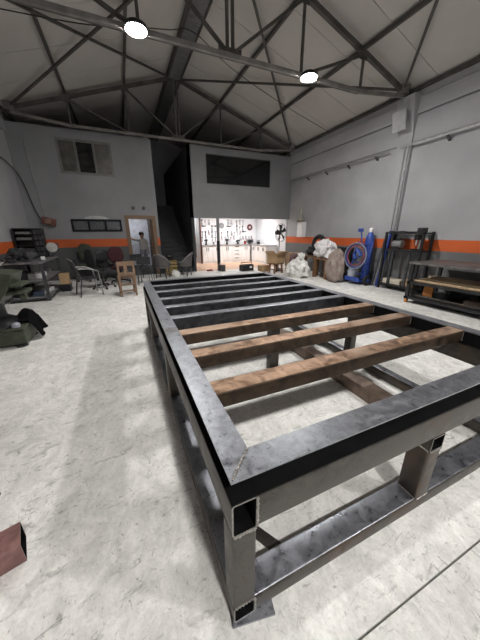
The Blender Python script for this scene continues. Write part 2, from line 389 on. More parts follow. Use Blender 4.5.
# stair cheek walls
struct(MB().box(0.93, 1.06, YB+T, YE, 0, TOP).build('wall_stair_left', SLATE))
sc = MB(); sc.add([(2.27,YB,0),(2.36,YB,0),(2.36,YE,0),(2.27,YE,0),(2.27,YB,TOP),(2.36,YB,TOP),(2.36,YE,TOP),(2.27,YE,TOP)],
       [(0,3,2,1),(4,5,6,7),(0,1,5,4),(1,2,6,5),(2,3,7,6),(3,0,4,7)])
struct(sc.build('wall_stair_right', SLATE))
st = thing('staircase', 'dark concrete staircase climbing between the office and the workshop kitchen', 'stairs', (1.06, YB+0.1, 0))
for k in range(15):
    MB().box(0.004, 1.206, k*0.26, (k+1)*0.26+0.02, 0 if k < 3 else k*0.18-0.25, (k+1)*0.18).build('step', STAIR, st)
MB().path([(1.15, -0.02, 0.95), (1.15, 3.6, 0.95+2.52)], 0.02).build('handrail', BLACKM, st)
# mezzanine slab, kitchen and office interiors
struct(MB().box(2.36, XR, YB+T, YE, 2.30, 2.45).build('ceiling_kitchen', WHITE))
struct(MB().box(XL, 0.93, YB+T, YE, 2.30, 2.45).build('ceiling_office', WHITE))
struct(MB().box(3.22, XR, 12.7, 12.85, 0, 2.30).build('wall_kitchen_back', WHITEP))
struct(MB().box(3.25, 3.32, 12.2, 12.7, 0, 2.30).build('wall_kitchen_side', WHITEP))
struct(MB().box(XR-0.03, XR-0.001, YB+T, 12.7, 0, 2.30).build('wall_kitchen_right', WHITEP))
struct(MB().box(XL, 0.93, 12.4, 12.5, 0, 2.30).build('wall_office_back', mat('office_wall', (0.55,0.58,0.66), 0.8)))

# windows
def window(name, rect, y, frame_m, panes, fw=0.05):
    x0, x1, z0, z1 = rect
    m = MB(); m.box(x0, x1, y-.03, y+.05, z0, z0+fw); m.box(x0, x1, y-.03, y+.05, z1-fw, z1); m.box(x0, x0+fw, y-.03, y+.05, z0+fw, z1-fw); m.box(x1-fw, x1, y-.03, y+.05, z0+fw, z1-fw)
    o = struct(m.build(name, frame_m)); n = len(panes); step = (x1-x0)/n
    for i, pm in enumerate(panes):
        a, b = x0+i*step, x0+(i+1)*step
        if i: MB().box(a-fw/2, a+fw/2, y-.03, y+.05, z0+fw, z1-fw).build('mullion', frame_m, o)
        if pm: MB().box(a+fw/2, b-fw/2, y+.005, y+.012, z0+fw*.6, z1-fw*.6).build('pane', pm, o)
    return o
window('window_1', W1, YB+.03, mat('old_white_frame', (0.15,0.15,0.145), .6), [FROST, GLASSD, FROST], 0.07)
w2 = window('window_2', W2, YB+.0, mat('navy_frame', (0.010,0.012,0.016), .6, spec=.15), [CLEAR, CLEAR, CLEAR], 0.06)
window('window_3', W3, YB+.04, mat('bronze_frame', (0.03,0.03,0.032), .5), [GLASSD], 0.025)
# door with brown casing, leaf swung inwards
do = MB(); do.box(DX0-.09, DX0+.03, YB-.03, YB+T+.02, 0, DZ+.08); do.box(DX1-.03, DX1+.09, YB-.03, YB+T+.02, 0, DZ+.08); do.box(DX0+.03, DX1-.03, YB-.03, YB+T+.02, DZ-.03, DZ+.08)
d1 = struct(do.build('door_1', mat('door_brown', (0.17,0.105,0.06), .5, 0, .15, 5, stretch=(6,6,1))))
leaf = MB(); leaf.box(DX1-.075, DX1-.035, YB+T+.03, YB+T+.80, 0.01, DZ-.04)
lf = leaf.build('door_leaf', WOODB, d1)
for z0, z1 in ((0.15, 0.85), (1.0, 1.8)): MB().box(DX1-.085, DX1-.074, YB+T+.15, YB+T+.70, z0, z1).build('door_panel', mat('door_panel_brown', (0.15,0.075,0.038), .5), lf)
MB().cyl((DX1-.13, YB+T+.74, 1.0), (DX1-.07, YB+T+.74, 1.0), .014).build('door_handle', LIGHTM, lf)

# ceiling: sheet panels with joints, one row either side of the ridge
ce = struct(MB().add([(XL-.2,YF,roof_z(XL-.2)+.20),(RX,YF,RZ+.20),(XR+.2,YF,roof_z(XR+.2)+.20),(XL-.2,YE,roof_z(XL-.2)+.20),(RX,YE,RZ+.20),(XR+.2,YE,roof_z(XR+.2)+.20),
     (XL-.2,YF,roof_z(XL-.2)+.24),(RX,YF,RZ+.24),(XR+.2,YF,roof_z(XR+.2)+.24),(XL-.2,YE,roof_z(XL-.2)+.24),(RX,YE,RZ+.24),(XR+.2,YE,roof_z(XR+.2)+.24)],
     [(0,1,4,3),(1,2,5,4),(6,9,10,7),(7,10,11,8),(0,6,7,1),(1,7,8,2),(3,4,10,9),(4,5,11,10),(0,3,9,6),(2,8,11,5)]).build('ceiling', mat('roof_back', (0.08,0.08,0.08), .8)))
PW = 1.11; ny = int((YE-YF)/PW)+1
for k in range(ny):
    y0 = YF + k*PW; y1 = min(y0+PW-.012, YE)
    for s in (-1, 1):
        xe = XR+.15 if s > 0 else XL-.15; x0 = RX+s*.05
        a, b = roof_z(x0)+.13, roof_z(xe)+.13
        MB().add([(x0,y0,a),(xe,y0,b),(xe,y1,b),(x0,y1,a),(x0,y0,a+.03),(xe,y0,b+.03),(xe,y1,b+.03),(x0,y1,a+.03)],
                 [(0,1,2,3),(7,6,5,4),(0,4,5,1),(1,5,6,2),(2,6,7,3),(3,7,4,0)]).build('panel', PANEL, ce)
MB().prism([(RX-.20,YF),(RX+.16,YF),(RX+.16,YE),(RX-.20,YE)], RZ-.09, RZ+.08).build('ridge_channel', mat('ridge_sheet', (0.17,0.175,0.18), .5, .3, .3, 5, stretch=(1,6,1)), ce)
for x in (RX-.21, RX+.17): MB().box(x-.02, x+.02, YF, YE, RZ-.12, RZ+.06).build('ridge_edge', TRUSS, ce)

# ================================================================== ROOF STEEL
TZ = 4.335
NX = [-1.09, 0.45, 3.40, 4.94]
def truss(y, label, lamp_nodes=True):
    t = thing('roof_truss', label, 'roof truss', (0, y, 0), 0, 'steel roof trusses')
    for s in (-1, 1):
        xe = 6.28 if s > 0 else 2*RX-6.28
        MB().bar((xe, 0, roof_z(xe)-.02), (RX, 0, RZ-.03), .075, .085).build('top_chord', TRUSS, t)
    xl = 2*RX-6.28
    MB().bar((xl, -.035, TZ+.14), (-1.09, -.035, TZ), .05, .07).build('bottom_chord', TRUSS_L, t)
    MB().bar((-1.09, -.035, TZ), (4.94, -.035, TZ), .05, .07).build('bottom_chord', TRUSS_L, t)
    MB().bar((4.94, -.035, TZ), (6.28, -.035, TZ+.14), .05, .07).build('bottom_chord', TRUSS_L, t)
    MB().bar((-1.09, .035, TZ+.01), (4.94, .035, TZ+.01), .05, .05).build('bottom_chord', TRUSS, t)
    for x in NX: MB().bar((x, 0, TZ), (x, 0, roof_z(x)-.05), .04, .045).build('web_post', TRUSS, t)
    for dx in (-.05, .05): MB().bar((RX+dx, 0, TZ), (RX+dx, 0, RZ-.05), .04, .05).build('web_post', TRUSS, t)
    for a, b in ((RX, NX[1]), (RX, NX[2]), (NX[1], NX[0]), (NX[2], NX[3])):
        MB().bar((a, .0, TZ+.02), (b, .0, roof_z(b)-.06), .05, .045).build('web_diagonal', TRUSS, t)
    MB().cbox((RX, 0, TZ+.06), (.42, .02, .14)).build('gusset_plate', TRUSS, t)
    for xe in (6.28, xl): MB().cbox((xe, 0, roof_z(xe)+.0), (.22, .16, .18)).build('bearing_shoe', TRUSS_L, t)
    for x in NX: MB().cbox((x, 0, roof_z(x)-.07), (.2, .02, .14)).build('gusset_plate', TRUSS, t)
    return t
TY = (9.28, 4.7, 0.12, -4.46)
truss(TY[0], 'steel roof truss standing above the office and kitchen block walls')
truss(TY[1], 'steel roof truss carrying two lit round lamps across the hall')
truss(TY[2], 'steel roof truss over the near end of the welded frame')
truss(TY[3], 'steel roof truss by the front wall of the hall')
for x, lb in zip(NX + [6.5, -2.65], ('second purlin from the left eave', 'first purlin left of the ridge', 'first purlin right of the ridge', 'second purlin from the right eave', 'purlin lying along the right wall eave', 'purlin lying along the left wall eave')):
    b = MB().bar((x, YF+.02, roof_z(x)+.05), (x, YE-.02, roof_z(x)+.05), .055, .075)
    tag(b.build('purlin', TRUSS), 'long dark steel roof purlin, '+lb, 'purlin', 'long steel purlins under the roof panels')
XEL, XER = 2*RX-6.28, 6.28
for i in range(3):
    y1, y0 = TY[i], TY[i+1]; bay = ('far bay', 'middle bay', 'front bay')[i]
    for s, xe, sd in ((-1, XEL, 'left'), (1, XER, 'right')):
        for ya, yb, w_ in ((y1, y0, 'far truss shoe to ridge'), (y0, y1, 'near truss shoe to ridge')):
            b = MB().bar((xe, ya, roof_z(xe)), (RX+s*.1, yb, RZ-.06), .045, .045)
            tag(b.build('roof_brace', TRUSS), f'diagonal roof brace on {sd} slope of {bay}, {w_}', 'roof brace', 'diagonal braces under the roof')

# ceiling lamps
def lamp(loc, strength, label):
    t = thing('ceiling_lamp', label, 'lamp', loc, 0, 'round lamps hung from the truss')
    MB().lathe([(.03,.09),(.12,.08),(.16,.05),(.165,.02),(.165,.0),(.15,.0)], n=24).build('housing', BLACKM, t)
    MB().lathe([(.148,.004),(.148,-.006),(.10,-.012),(.004,-.014)], n=24).build('lens', emit(f'lamp_lens_{strength:.0f}', (1,.97,.93), strength), t)
    MB().path([(0,0,.08),(0,0,.12)], .012).build('hook', BLACKM, t)
    return t
LZ = TZ-.04
lamp((0.40, 4.60, LZ), LAMP_FAR*.85, 'lit round lamp under the truss, nearer the left wall, glowing white')
lamp((3.52, 4.60, LZ), LAMP_FAR*1.2, 'lit round lamp under the truss, nearer the right wall column')
lamp((0.30, -2.6, LZ), LAMP_NEAR, 'lit round lamp above the corner of the welded frame')
lamp((3.52, -2.6, LZ), LAMP_NEAR_R, 'lit round lamp hung behind the right end of the welded frame')
# the rail those two hang from
for x, nm in ((0.30, 'left'), (3.52, 'right')):
    tag(MB().bar((x, TY[2], TZ+.08), (x, TY[3], TZ+.08), .05, .05).build('lamp_rail', TRUSS), f'steel rail between trusses carrying the {nm} lamp', 'rail', 'lamp rails between the trusses')
def cable(pts, r, label, cat='cable', m=None):
    P = [Vector(p) for p in pts]; out = []
    for i in range(len(P)-1):
        p0, p1, p2, p3 = P[max(i-1,0)], P[i], P[i+1], P[min(i+2,len(P)-1)]
        for k in range(8):
            t = k/8; out.append(0.5*((2*p1)+(p2-p0)*t+(2*p0-5*p1+4*p2-p3)*t*t+(3*p1-p0-3*p2+p3)*t**3))
    out.append(P[-1]); return tag(MB().path(out, r, 6).build('cable', m or BLACK), label, cat)
cable([(-2.55,5.4,4.50),(-1.4,5.3,4.5),(-.3,5.0,4.42),(.4,4.72,4.40)], .008, 'thin black wire running from the left eave to the lit lamp')
cable([(.42,4.72,4.40),(1.0,5.2,4.75),(1.6,5.7,5.1),(2.6,6.2,4.95),(4.4,6.8,4.75),(6.4,7.4,4.6)], .007, 'thin black wire sagging under the ridge to the right eave')

# ================================================================== THE WELDED STEEL FRAME
H, L, W = 0.766, 3.772, 2.203
FW, ZC, ZT, ZB = 0.104, 0.664, 0.516, 0.103      # flange width, channel bottom, tube bottom, bottom rail top
TW = 0.094; t_ = 0.007
fr = thing('welded_steel_frame', 'long welded table frame of grey steel tubes and channels with crossbeams, standing mid floor', 'steel frame', (0,0,0))
def channel(p):       # p: four corner points of the mitred flange, outer a,b then inner c,d
    (ax,ay),(bx,by),(cx,cy),(dx,dy) = p
    o = MB().prism(p, H-t_, H).build('top_flange', STEEL, fr)
    m = MB(); m.prism(p, ZC, ZC+t_)
    def lerp(a, b, k): return (a[0]+(b[0]-a[0])*k, a[1]+(b[1]-a[1])*k)
    k = 1 - t_/FW
    m.prism([lerp(p[0], p[3], k), lerp(p[1], p[2], k), p[2], p[3]], ZC+t_, H-t_)
    return m
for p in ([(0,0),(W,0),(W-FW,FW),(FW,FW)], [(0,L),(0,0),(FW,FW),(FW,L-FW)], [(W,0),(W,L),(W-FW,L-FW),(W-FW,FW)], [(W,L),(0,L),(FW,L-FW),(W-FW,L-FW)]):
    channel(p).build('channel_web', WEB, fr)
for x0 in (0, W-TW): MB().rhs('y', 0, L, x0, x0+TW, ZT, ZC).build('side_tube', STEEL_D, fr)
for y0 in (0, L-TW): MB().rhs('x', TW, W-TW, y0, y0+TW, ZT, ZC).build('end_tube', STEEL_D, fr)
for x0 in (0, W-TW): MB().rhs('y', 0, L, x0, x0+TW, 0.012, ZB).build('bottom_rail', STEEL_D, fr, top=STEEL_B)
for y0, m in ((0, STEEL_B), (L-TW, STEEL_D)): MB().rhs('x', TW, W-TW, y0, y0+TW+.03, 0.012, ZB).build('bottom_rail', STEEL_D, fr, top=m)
PY = (0, 1.49, 2.96, L-TW)
for x0 in (0, W-TW):
    for y0 in PY: MB().rhs('z', ZB, ZT, x0, x0+TW, y0, y0+TW).build('post', STEEL_D, fr)
for y0 in (PY[0], PY[3]): MB().rhs('z', ZB, ZT-.085, 1.07, 1.17, y0, y0+.11).build('post', STEEL_D, fr)
for y0 in (1.66, 2.816): MB().rhs('z', 0.0, H-.126, 1.125, 1.235, y0, y0+.10).build('post', STEEL_D, fr)      # carry two of the crossbeams
for y0 in (PY[0], PY[3]-.02): MB().rhs('y', y0, y0+.13, 1.07, 1.17, ZT-.085, ZT, .005, .006).build('spacer_tube', STEEL_D, fr)
YBM = [3.330, 2.919, 2.514, 2.144, 1.763, 1.368, 0.976, 0.567]
for i, y in enumerate(YBM):
    brown = i >= 5; bw = 0.119 if brown else 0.105
    MB().rhs('x', FW, W-FW, y-bw, y, H-.090 if brown else H-.125, H-.001, .006, .010).build('crossbeam', RUST_S if brown else STEEL_S, fr, top=RUST if brown else STEEL)  # tops lightened and sides darkened, so the light is painted in
# weld beads
def bead(a, b, r=.004, n=14, seed=1):
    a, b = Vector(a), Vector(b); m = MB(); rnd = random.Random(seed); pts = []
    for k in range(n+1):
        q = a.lerp(b, k/n); pts.append(q+Vector((rnd.uniform(-1,1), rnd.uniform(-1,1), rnd.uniform(-.4,.6)))*r*.35)
    m.path(pts, r, 6)
    for q in pts[1:-1:2]: m.blob(q, (r*1.35,)*3, .2, 2, seed, 8, 5)
    return m.build('weld_bead', WELD, fr)
bead((.008,.008,H), (FW-.003,FW-.003,H), .0045, 16, 3); bead((W-.008,.008,H), (W-FW+.003,FW-.003,H), .004, 16, 4)
bead((.008,L-.008,H), (FW-.003,L-FW+.003,H), .004, 16, 5)
bead((TW,0,ZT+.004), (TW,0,ZC-.004), .004, 14, 6); bead((.006,-.001,ZT-.002), (TW-.004,-.001,ZT-.002), .0035, 12, 7)
bead((.006,-.001,ZB+.001), (TW-.004,-.001,ZB+.001), .003, 12, 8); bead((TW,0,.014), (TW,0,ZB-.004), .003, 8, 9)
bead((1.07,.01,ZB+.001), (1.07,.10,ZB+.001), .004, 12, 10); bead((1.075,-.001,ZB+.001), (1.165,-.001,ZB+.001), .0035, 12, 11)
bead((1.07,.005,ZT-.086), (1.07,.10,ZT-.086), .004, 12, 12); bead((1.075,-.001,ZT-.087), (1.165,-.001,ZT-.087), .0035, 12, 13)
for i, y in enumerate(YBM[5:]): bead((W-FW-.002, y-.119, H-.085), (W-FW-.002, y-.119, H-.006), .004, 10, 20+i)
# bits lying about it
b = MB(); b.rhs('y', .45, 2.6, 1.645, 1.795, .0, .13)
tag(b.build('loose_tube', RUST_D), 'long loose brown steel tube lying on the floor inside the welded frame', 'steel tube')
b = MB(); b.prism([(-.009,-.008),(.165,-.042),(.175,.012),(.0,.06)], 0.0, .011)
tag(b.build('shim_plate', STEEL), 'small grey steel shim plate under the corner post of the frame', 'steel plate')
b = MB(); b.bar((.228,.268,.006),(.30,.150,.006), .055, .012)
tag(b.build('flat_bar_offcut', STEEL_D), 'short flat steel bar offcut on the floor behind the corner post', 'steel offcut')
rt = thing('red_tube', 'short red-brown painted square steel tube lying on the concrete floor', 'steel tube', (-.845,.662,0), math.radians(196))
MB().rhs('x', 0, .42, -.07, .07, 0.0, .115, .005, .008).build('tube_body', PRIMER, rt)
tag(MB().bbox(-1.20,-1.075,1.03,1.07,0,.04,.004).build('black_offcut', BLACKM), 'small black metal offcut on the floor near the red-brown tube', 'steel offcut')

# ================================================================== WORKSHOP KITCHEN
def ceiling_light(loc, sx, sy, strength, label):
    t = thing('ceiling_light', label, 'ceiling light', loc)
    MB().box(-sx-.02, sx+.02, -sy-.02, sy+.02, -.02, .0).build('frame', WHITE, t)
    MB().box(-sx, sx, -sy, sy, -.027, -.021).build('diffuser', emit(f'panel_glow_{strength:.0f}', (1,.98,.96), strength), t)
ceiling_light((4.0,11.3,2.30), .5, .14, KITCHEN_W, 'lit white ceiling panel over the left half of the workshop kitchen')
ceiling_light((5.5,11.3,2.30), .5, .14, KITCHEN_W, 'lit white ceiling panel over the right half of the workshop kitchen')
ceiling_light((2.75,13.2,2.30), .25, .25, KITCHEN_W*.7, 'small added ceiling panel brightening the passage beside the kitchen')  # no lamp known here, added to brighten the passage
ceiling_light((0.30,11.6,2.30), .25, .1, OFFICE_W, 'lit white ceiling panel in the office behind the door')

HANDLE = mat('handle_grey', (0.12,0.12,0.13), .4, .6)
def cabinet(loc, rz, wd, kind, label):
    c = thing('base_cabinet', label, 'cabinet', loc, rz, 'white base cabinets in the workshop kitchen')
    MB().box(0.002, wd-.002, .02, .60, .0, .84).build('body', WHITE, c)
    if kind == 'drawers':
        for k in range(4):
            d = MB().bbox(.01, wd-.01, 0, .02, .10+k*.185, .10+k*.185+.175, .004).build('drawer', WHITE, c)
            MB().cbox((wd/2, -.012, .10+k*.185+.12), (.22, .02, .022)).build('handle', HANDLE, d)
    else:
        for k in range(2):
            x0, x1 = (.01, wd/2-.004) if k == 0 else (wd/2+.004, wd-.01)
            d = MB().bbox(x0, x1, 0, .02, .10, .83, .004).build('door', WHITE, c)
            hx = x1-.05 if k == 0 else x0+.05
            MB().cbox((hx, -.012, .68), (.022, .02, .16)).build('handle', HANDLE, d)
    MB().box(0.01, wd-.01, .05, .07, 0, .09).build('kick_board', GREYM, c)
for i in range(5):
    kind = 'drawers' if i == 3 else 'doors'
    lb = ('white two-door base cabinet beside the passage', 'white two-door base cabinet, second from the passage', 'white two-door base cabinet next to the drawer unit', 'white base cabinet with four stacked drawers', 'white two-door base cabinet in the kitchen corner')[i]
    cabinet((3.33+i*.52, 12.08, 0), 0, .52, kind, lb)
for i in range(3):
    cabinet((5.97, 12.04-i*.52, 0), -PI/2, .52, 'doors', ('white base cabinet along the right kitchen wall, innermost', 'white base cabinet along the right kitchen wall, middle one', 'white base cabinet along the right kitchen wall, outermost')[i])
tag(MB().prism([(3.33,12.05),(5.94,12.05),(5.94,10.46),(6.565,10.46),(6.565,12.695),(3.33,12.695)], .84, .88).build('worktop', mat('grey_worktop', (0.30,0.29,0.29), .5)), 'long grey L-shaped worktop on the white base cabinets', 'worktop')
tag(MB().box(3.36, 6.5, 12.675, 12.698, .98, 2.22).build('pegboard', mat('pegboard_white', (0.78,0.78,0.80), .6, 0, .02, 2)), 'white pegboard covering the back wall of the workshop kitchen', 'pegboard')
# hanging tools (y is the board face)
YP = 12.674; rnd = random.Random(11)
TOOL = mat('tool_steel', (0.06,0.062,0.07), .4, .5); GRIP = mat('tool_grip_red', (0.16,0.025,0.025), .5); GRIPB = mat('tool_grip_dark', (0.03,0.03,0.05), .5)
def wrench(ln):
    t = thing('wrench', 'dark steel wrench hung on the white pegboard', 'wrench', group='wrenches on the pegboard')
    MB().cbox((0,-.012,-ln/2), (.03,.012,ln)).build('shank', TOOL, t)
    MB().lathe([(.02,-.010),(.042,-.010),(.042,.010),(.02,.010)], (0,-.012,0), 10, 'y').build('ring_end', TOOL, t)
    m = MB(); m.cbox((-.022,-.012,-ln-.02),(.02,.014,.07)); m.cbox((.022,-.012,-ln-.02),(.02,.014,.07)); m.build('jaw', TOOL, t); return t
def hammer():
    t = thing('hammer', 'dark hammer hung head up on the white pegboard', 'hammer', group='hammers on the pegboard')
    MB().cyl((0,-.02,-.30),(0,-.02,0), .016, .013, 8).build('handle', GRIPB, t)
    m = MB(); m.cyl((-.075,-.02,0),(.03,-.02,0), .022, .02, 8); m.cbox((.055,-.02,0),(.06,.03,.02)); m.build('head', TOOL, t); return t
def pliers():
    t = thing('pliers', 'pair of pliers with dark red grips on the pegboard', 'pliers', group='pliers on the pegboard')
    m = MB(); m.cbox((-.008,-.014,.03),(.018,.014,.09),(0,.12,0)); m.cbox((.008,-.014,.03),(.018,.014,.09),(0,-.12,0)); m.build('jaw', TOOL, t)
    for s in (-1,1): MB().path([(0,-.014,-.01),(s*.035,-.014,-.07),(s*.04,-.014,-.18)], .011, 6).build('grip', GRIP, t)
    return t
def driver():
    t = thing('screwdriver', 'screwdriver with thick handle hung on the pegboard', 'screwdriver', group='screwdrivers on the pegboard')
    MB().lathe([(.006,0),(.02,-.01),(.022,-.09),(.012,-.11)], (0,-.022,0), 8).build('handle', GRIP, t)
    MB().cyl((0,-.022,-.25),(0,-.022,-.10), .006, None, 6).build('blade', TOOL, t); return t
def saw():
    t = thing('hand_saw', 'hand saw hung sloping on the white pegboard', 'saw', group='hand saws on the pegboard')
    MB().add([(-.02,-.012,.05),(.34,-.012,.01),(.34,-.012,-.03),(-.02,-.012,-.07),(-.02,-.008,.05),(.34,-.008,.01),(.34,-.008,-.03),(-.02,-.008,-.07)],
             [(0,1,2,3),(7,6,5,4),(0,4,5,1),(1,5,6,2),(2,6,7,3),(3,7,4,0)]).build('blade', TOOL, t)
    MB().path([(-.02,-.012,.04),(-.10,-.012,.05),(-.12,-.012,-.04),(-.03,-.012,-.07)], .014, 6, True).build('handle', WOODB, t); return t
def clamp():
    t = thing('clamp', 'dark bar clamp hung on the white pegboard', 'clamp', group='clamps on the pegboard')
    MB().cbox((0,-.012,-.17),(.022,.014,.40)).build('bar', TOOL, t)
    m = MB(); m.cbox((.06,-.014,.0),(.13,.018,.03)); m.cbox((.06,-.014,-.20),(.13,.018,.03)); m.build('jaw', TOOL, t)
    MB().cyl((.11,-.014,-.36),(.11,-.014,-.12), .011, None, 6).build('screw', TOOL, t); return t
KIND = [wrench(.18), hammer(), pliers(), driver(), saw(), clamp()]; used = set()
spots = []
for row, z in enumerate((2.04, 1.77, 1.50, 1.24)):
    for k in range(17):
        x = 3.52 + k*0.172 + rnd.uniform(-.012,.012)
        if math.hypot(x-6.16, z-.1-1.72) < .33 or math.hypot(x-4.55, z-.1-1.80) < .30: continue
        if row == 3 and rnd.random() < .35: continue
        if rnd.random() < .12: continue
        spots.append((x, z+rnd.uniform(-.01,.01)))
SC = (1.0, .72, .88, .95, .62, .62); last = (-9, 0)
for i, (x, z) in enumerate(spots):
    if abs(last[1]-z) < .05 and x-last[0] < .26: continue      # room beside a saw
    k = rnd.choice((0,0,1,2,3,5,5,1,4))
    if k == 4: last = (x, z)
    src = KIND[k]
    if k == 3: src = KIND[3]
    if k not in used: used.add(k); o = place(src, (x, YP, z))
    else: o = dup(src, (x, YP, z), 0, src['label'])
    o.scale = (SC[k], 1.0, SC[k])
for k, src in enumerate(KIND):
    if k not in used: place(src, (5.6+.2*k, YP, 1.1+.3))
sb = thing('saw_blade', 'round dark red saw blade hung high on the pegboard', 'saw blade', (6.16, YP-.01, 1.72))
pts = []
for k in range(48):
    a = 2*PI*k/48; r = .17 if k % 2 else .155; pts.append((r*math.cos(a), r*math.sin(a)))
m = MB(); n = 48; vs = [(x,0,z) for x,z in pts]+[(x,-.012,z) for x,z in pts]; m.add(vs, [tuple(range(n)), tuple(reversed(range(n,2*n)))]+[(i,(i+1)%n,n+(i+1)%n,n+i) for i in range(n)])
m.build('disc', mat('blade_red', (0.13,0.035,0.035), .5, .3), sb); MB().lathe([(.03,-.013),(.06,-.013),(.06,-.018),(.03,-.018)], n=16, axis='y').build('hub', LIGHTM, sb)
wc = thing('wall_clock', 'round pale wall clock above the tools, near the passage', 'clock', (4.55, YP-.01, 1.80))
MB().lathe([(.13,0),(.14,-.01),(.14,-.03),(.12,-.03)], n=24, axis='y').build('rim', GREYM, wc)
MB().lathe([(.119,-.012),(.119,-.016),(.003,-.016)], n=24, axis='y').build('dial', WHITE, wc)
for a, l in ((.6,.07),(2.4,.09)): MB().bar((0,-.02,0),(l*math.cos(a),-.02,l*math.sin(a)), .008, .008).build('hand', BLACK, wc)
# things on the worktop
for i, (x, y, lb) in enumerate(((3.62,12.4,'black power drill standing on the worktop beside the passage'), (4.75,12.45,'black power drill standing on the worktop under the pegboard middle'))):
    t = thing('power_drill', lb, 'drill', (x,y,.88), .5)
    MB().bbox(-.05,.05,-.04,.04,0,.06,.01).build('battery', BLACK, t); MB().bar((0,0,.05),(.01,0,.19),.045,.045).build('grip', BLACKM, t)
    MB().lathe([(.02,-.1),(.04,-.09),(.042,.06),(.025,.09),(.012,.14)], (0,0,.22), 10, 'x').build('drill_body', BLACKM, t)
gr = thing('bench_vise', 'dark bench vise on the worktop by the drawer unit', 'vise', (5.35,12.4,.88))
MB().lathe([(.09,0),(.09,.03),(.05,.05),(.05,.09)], n=12).build('base', TOOL, gr); m = MB(); m.bbox(-.07,.07,-.05,.12,.09,.17,.01); m.bbox(-.08,.08,-.07,-.03,.12,.22,.006); m.bbox(-.08,.08,-.015,.03,.14,.22,.006); m.build('jaw', TOOL, gr)
MB().cyl((-.1,-.14,.13),(.1,-.14,.13),.01).build('tommy_bar', LIGHTM, gr); MB().cyl((0,-.14,.13),(0,-.05,.13),.016).build('screw', LIGHTM, gr)
# dark heap of a grinder, tins on the corner
for i, (x, y, r, h, m_, lb) in enumerate(((5.72,12.3,.06,.16,REDT,'red tin on the corner of the worktop'), (6.36,12.0,.07,.2,GREYM,'grey tin in the corner of the worktop'), (6.2,11.7,.08,.14,BLACKM,'black tin on the right arm of the worktop'), (4.05,12.5,.05,.13,GREYM,'small grey tin on the left end of the worktop'))):
    t = thing('tin', lb, 'tin', (x,y,.88)); MB().lathe([(r,0),(r,h),(r*.96,h)], n=14).build('can', m_, t); MB().lathe([(r*1.04,h),(r*1.04,h+.015),(r*.9,h+.015)], n=14).build('lid', LIGHTM, t)
bg = thing('bench_grinder', 'black bench grinder with two wheels at the worktop corner', 'grinder', (6.05,12.4,.88))
MB().bbox(-.08,.08,-.06,.06,0,.06,.008).build('base', BLACKM, bg); MB().lathe([(.05,-.11),(.075,-.09),(.075,.09),(.05,.11)], (0,0,.14), 14, 'x').build('motor', BLACKM, bg)
for s in (-1,1): MB().lathe([(.05,-.015),(.1,-.015),(.1,.015),(.05,.015)], (s*.15,0,.14), 16, 'x').build('wheel', GREYM, bg)
# steel post under the kitchen lintel, passage jamb
sp = thing('steel_post', 'slim steel post carrying the lintel of the workshop kitchen', 'post', (3.33, YB+.09, 0))
MB().box(-.05,.05,-.05,.05,.0,1.15).build('lower_sleeve', BLACKM, sp); MB().box(-.045,.045,-.045,.045,1.15,2.0).build('upper_shaft', GREYM, sp); MB().box(-.08,.08,-.08,.08,0,.012).build('foot_plate', BLACKM, sp)
struct(MB().box(3.26,3.325,12.14,12.20,0,2.3).build('trim_1', mat('jamb_brown', (0.12,0.05,0.04), .5)))
tag(MB().bbox(2.5,3.0,14.6,15.0,.0,.55,.01).build('crate', CARD), 'brown cardboard carton at the end of the passage', 'box')
# on the hall floor in front of the kitchen
tb = thing('tool_box', 'open black tool box on the floor before the kitchen', 'tool box', (4.25, 8.98, 0), .12)
m = MB(); m.box(-.26,.26,-.13,-.11,0,.24); m.box(-.26,.26,.11,.13,0,.24); m.box(-.26,-.24,-.11,.11,0,.24); m.box(.24,.26,-.11,.11,0,.24); m.box(-.24,.24,-.11,.11,0,.02); m.build('tray', BLACKM, tb)
MB().path([(-.25,0,.22),(-.25,0,.33),(.25,0,.33),(.25,0,.22)], .014, 8).build('handle', BLACK, tb); MB().cbox((.12,-.14,.15),(.10,.012,.07)).build('sticker', WHITE, tb)
cn = thing('paint_can', 'grey metal can with wire handle at the foot of the post', 'can', (3.33, 9.36, 0))
MB().lathe([(.14,0),(.15,.02),(.15,.2),(.145,.22),(.155,.22),(.155,.235),(.13,.235)], n=18).build('can', DARKGREY, cn); MB().path([(.15*math.cos(a),0,.19+.13*math.sin(a)) for a in [PI*k/10 for k in range(11)]], .006, 6).build('handle', LIGHTM, cn)
tg = thing('angle_grinder', 'small red angle grinder lying on the floor left of the post', 'grinder', (2.85, 9.42, 0), .3)
MB().lathe([(.03,-.14),(.035,-.1),(.032,.06),(.04,.1)], (0,0,.045), 10, 'x').build('grinder_body', REDT, tg); MB().lathe([(.02,.0),(.07,.0),(.07,.006),(.02,.008)], (.13,0,.02), 14).build('disc', GREYM, tg)

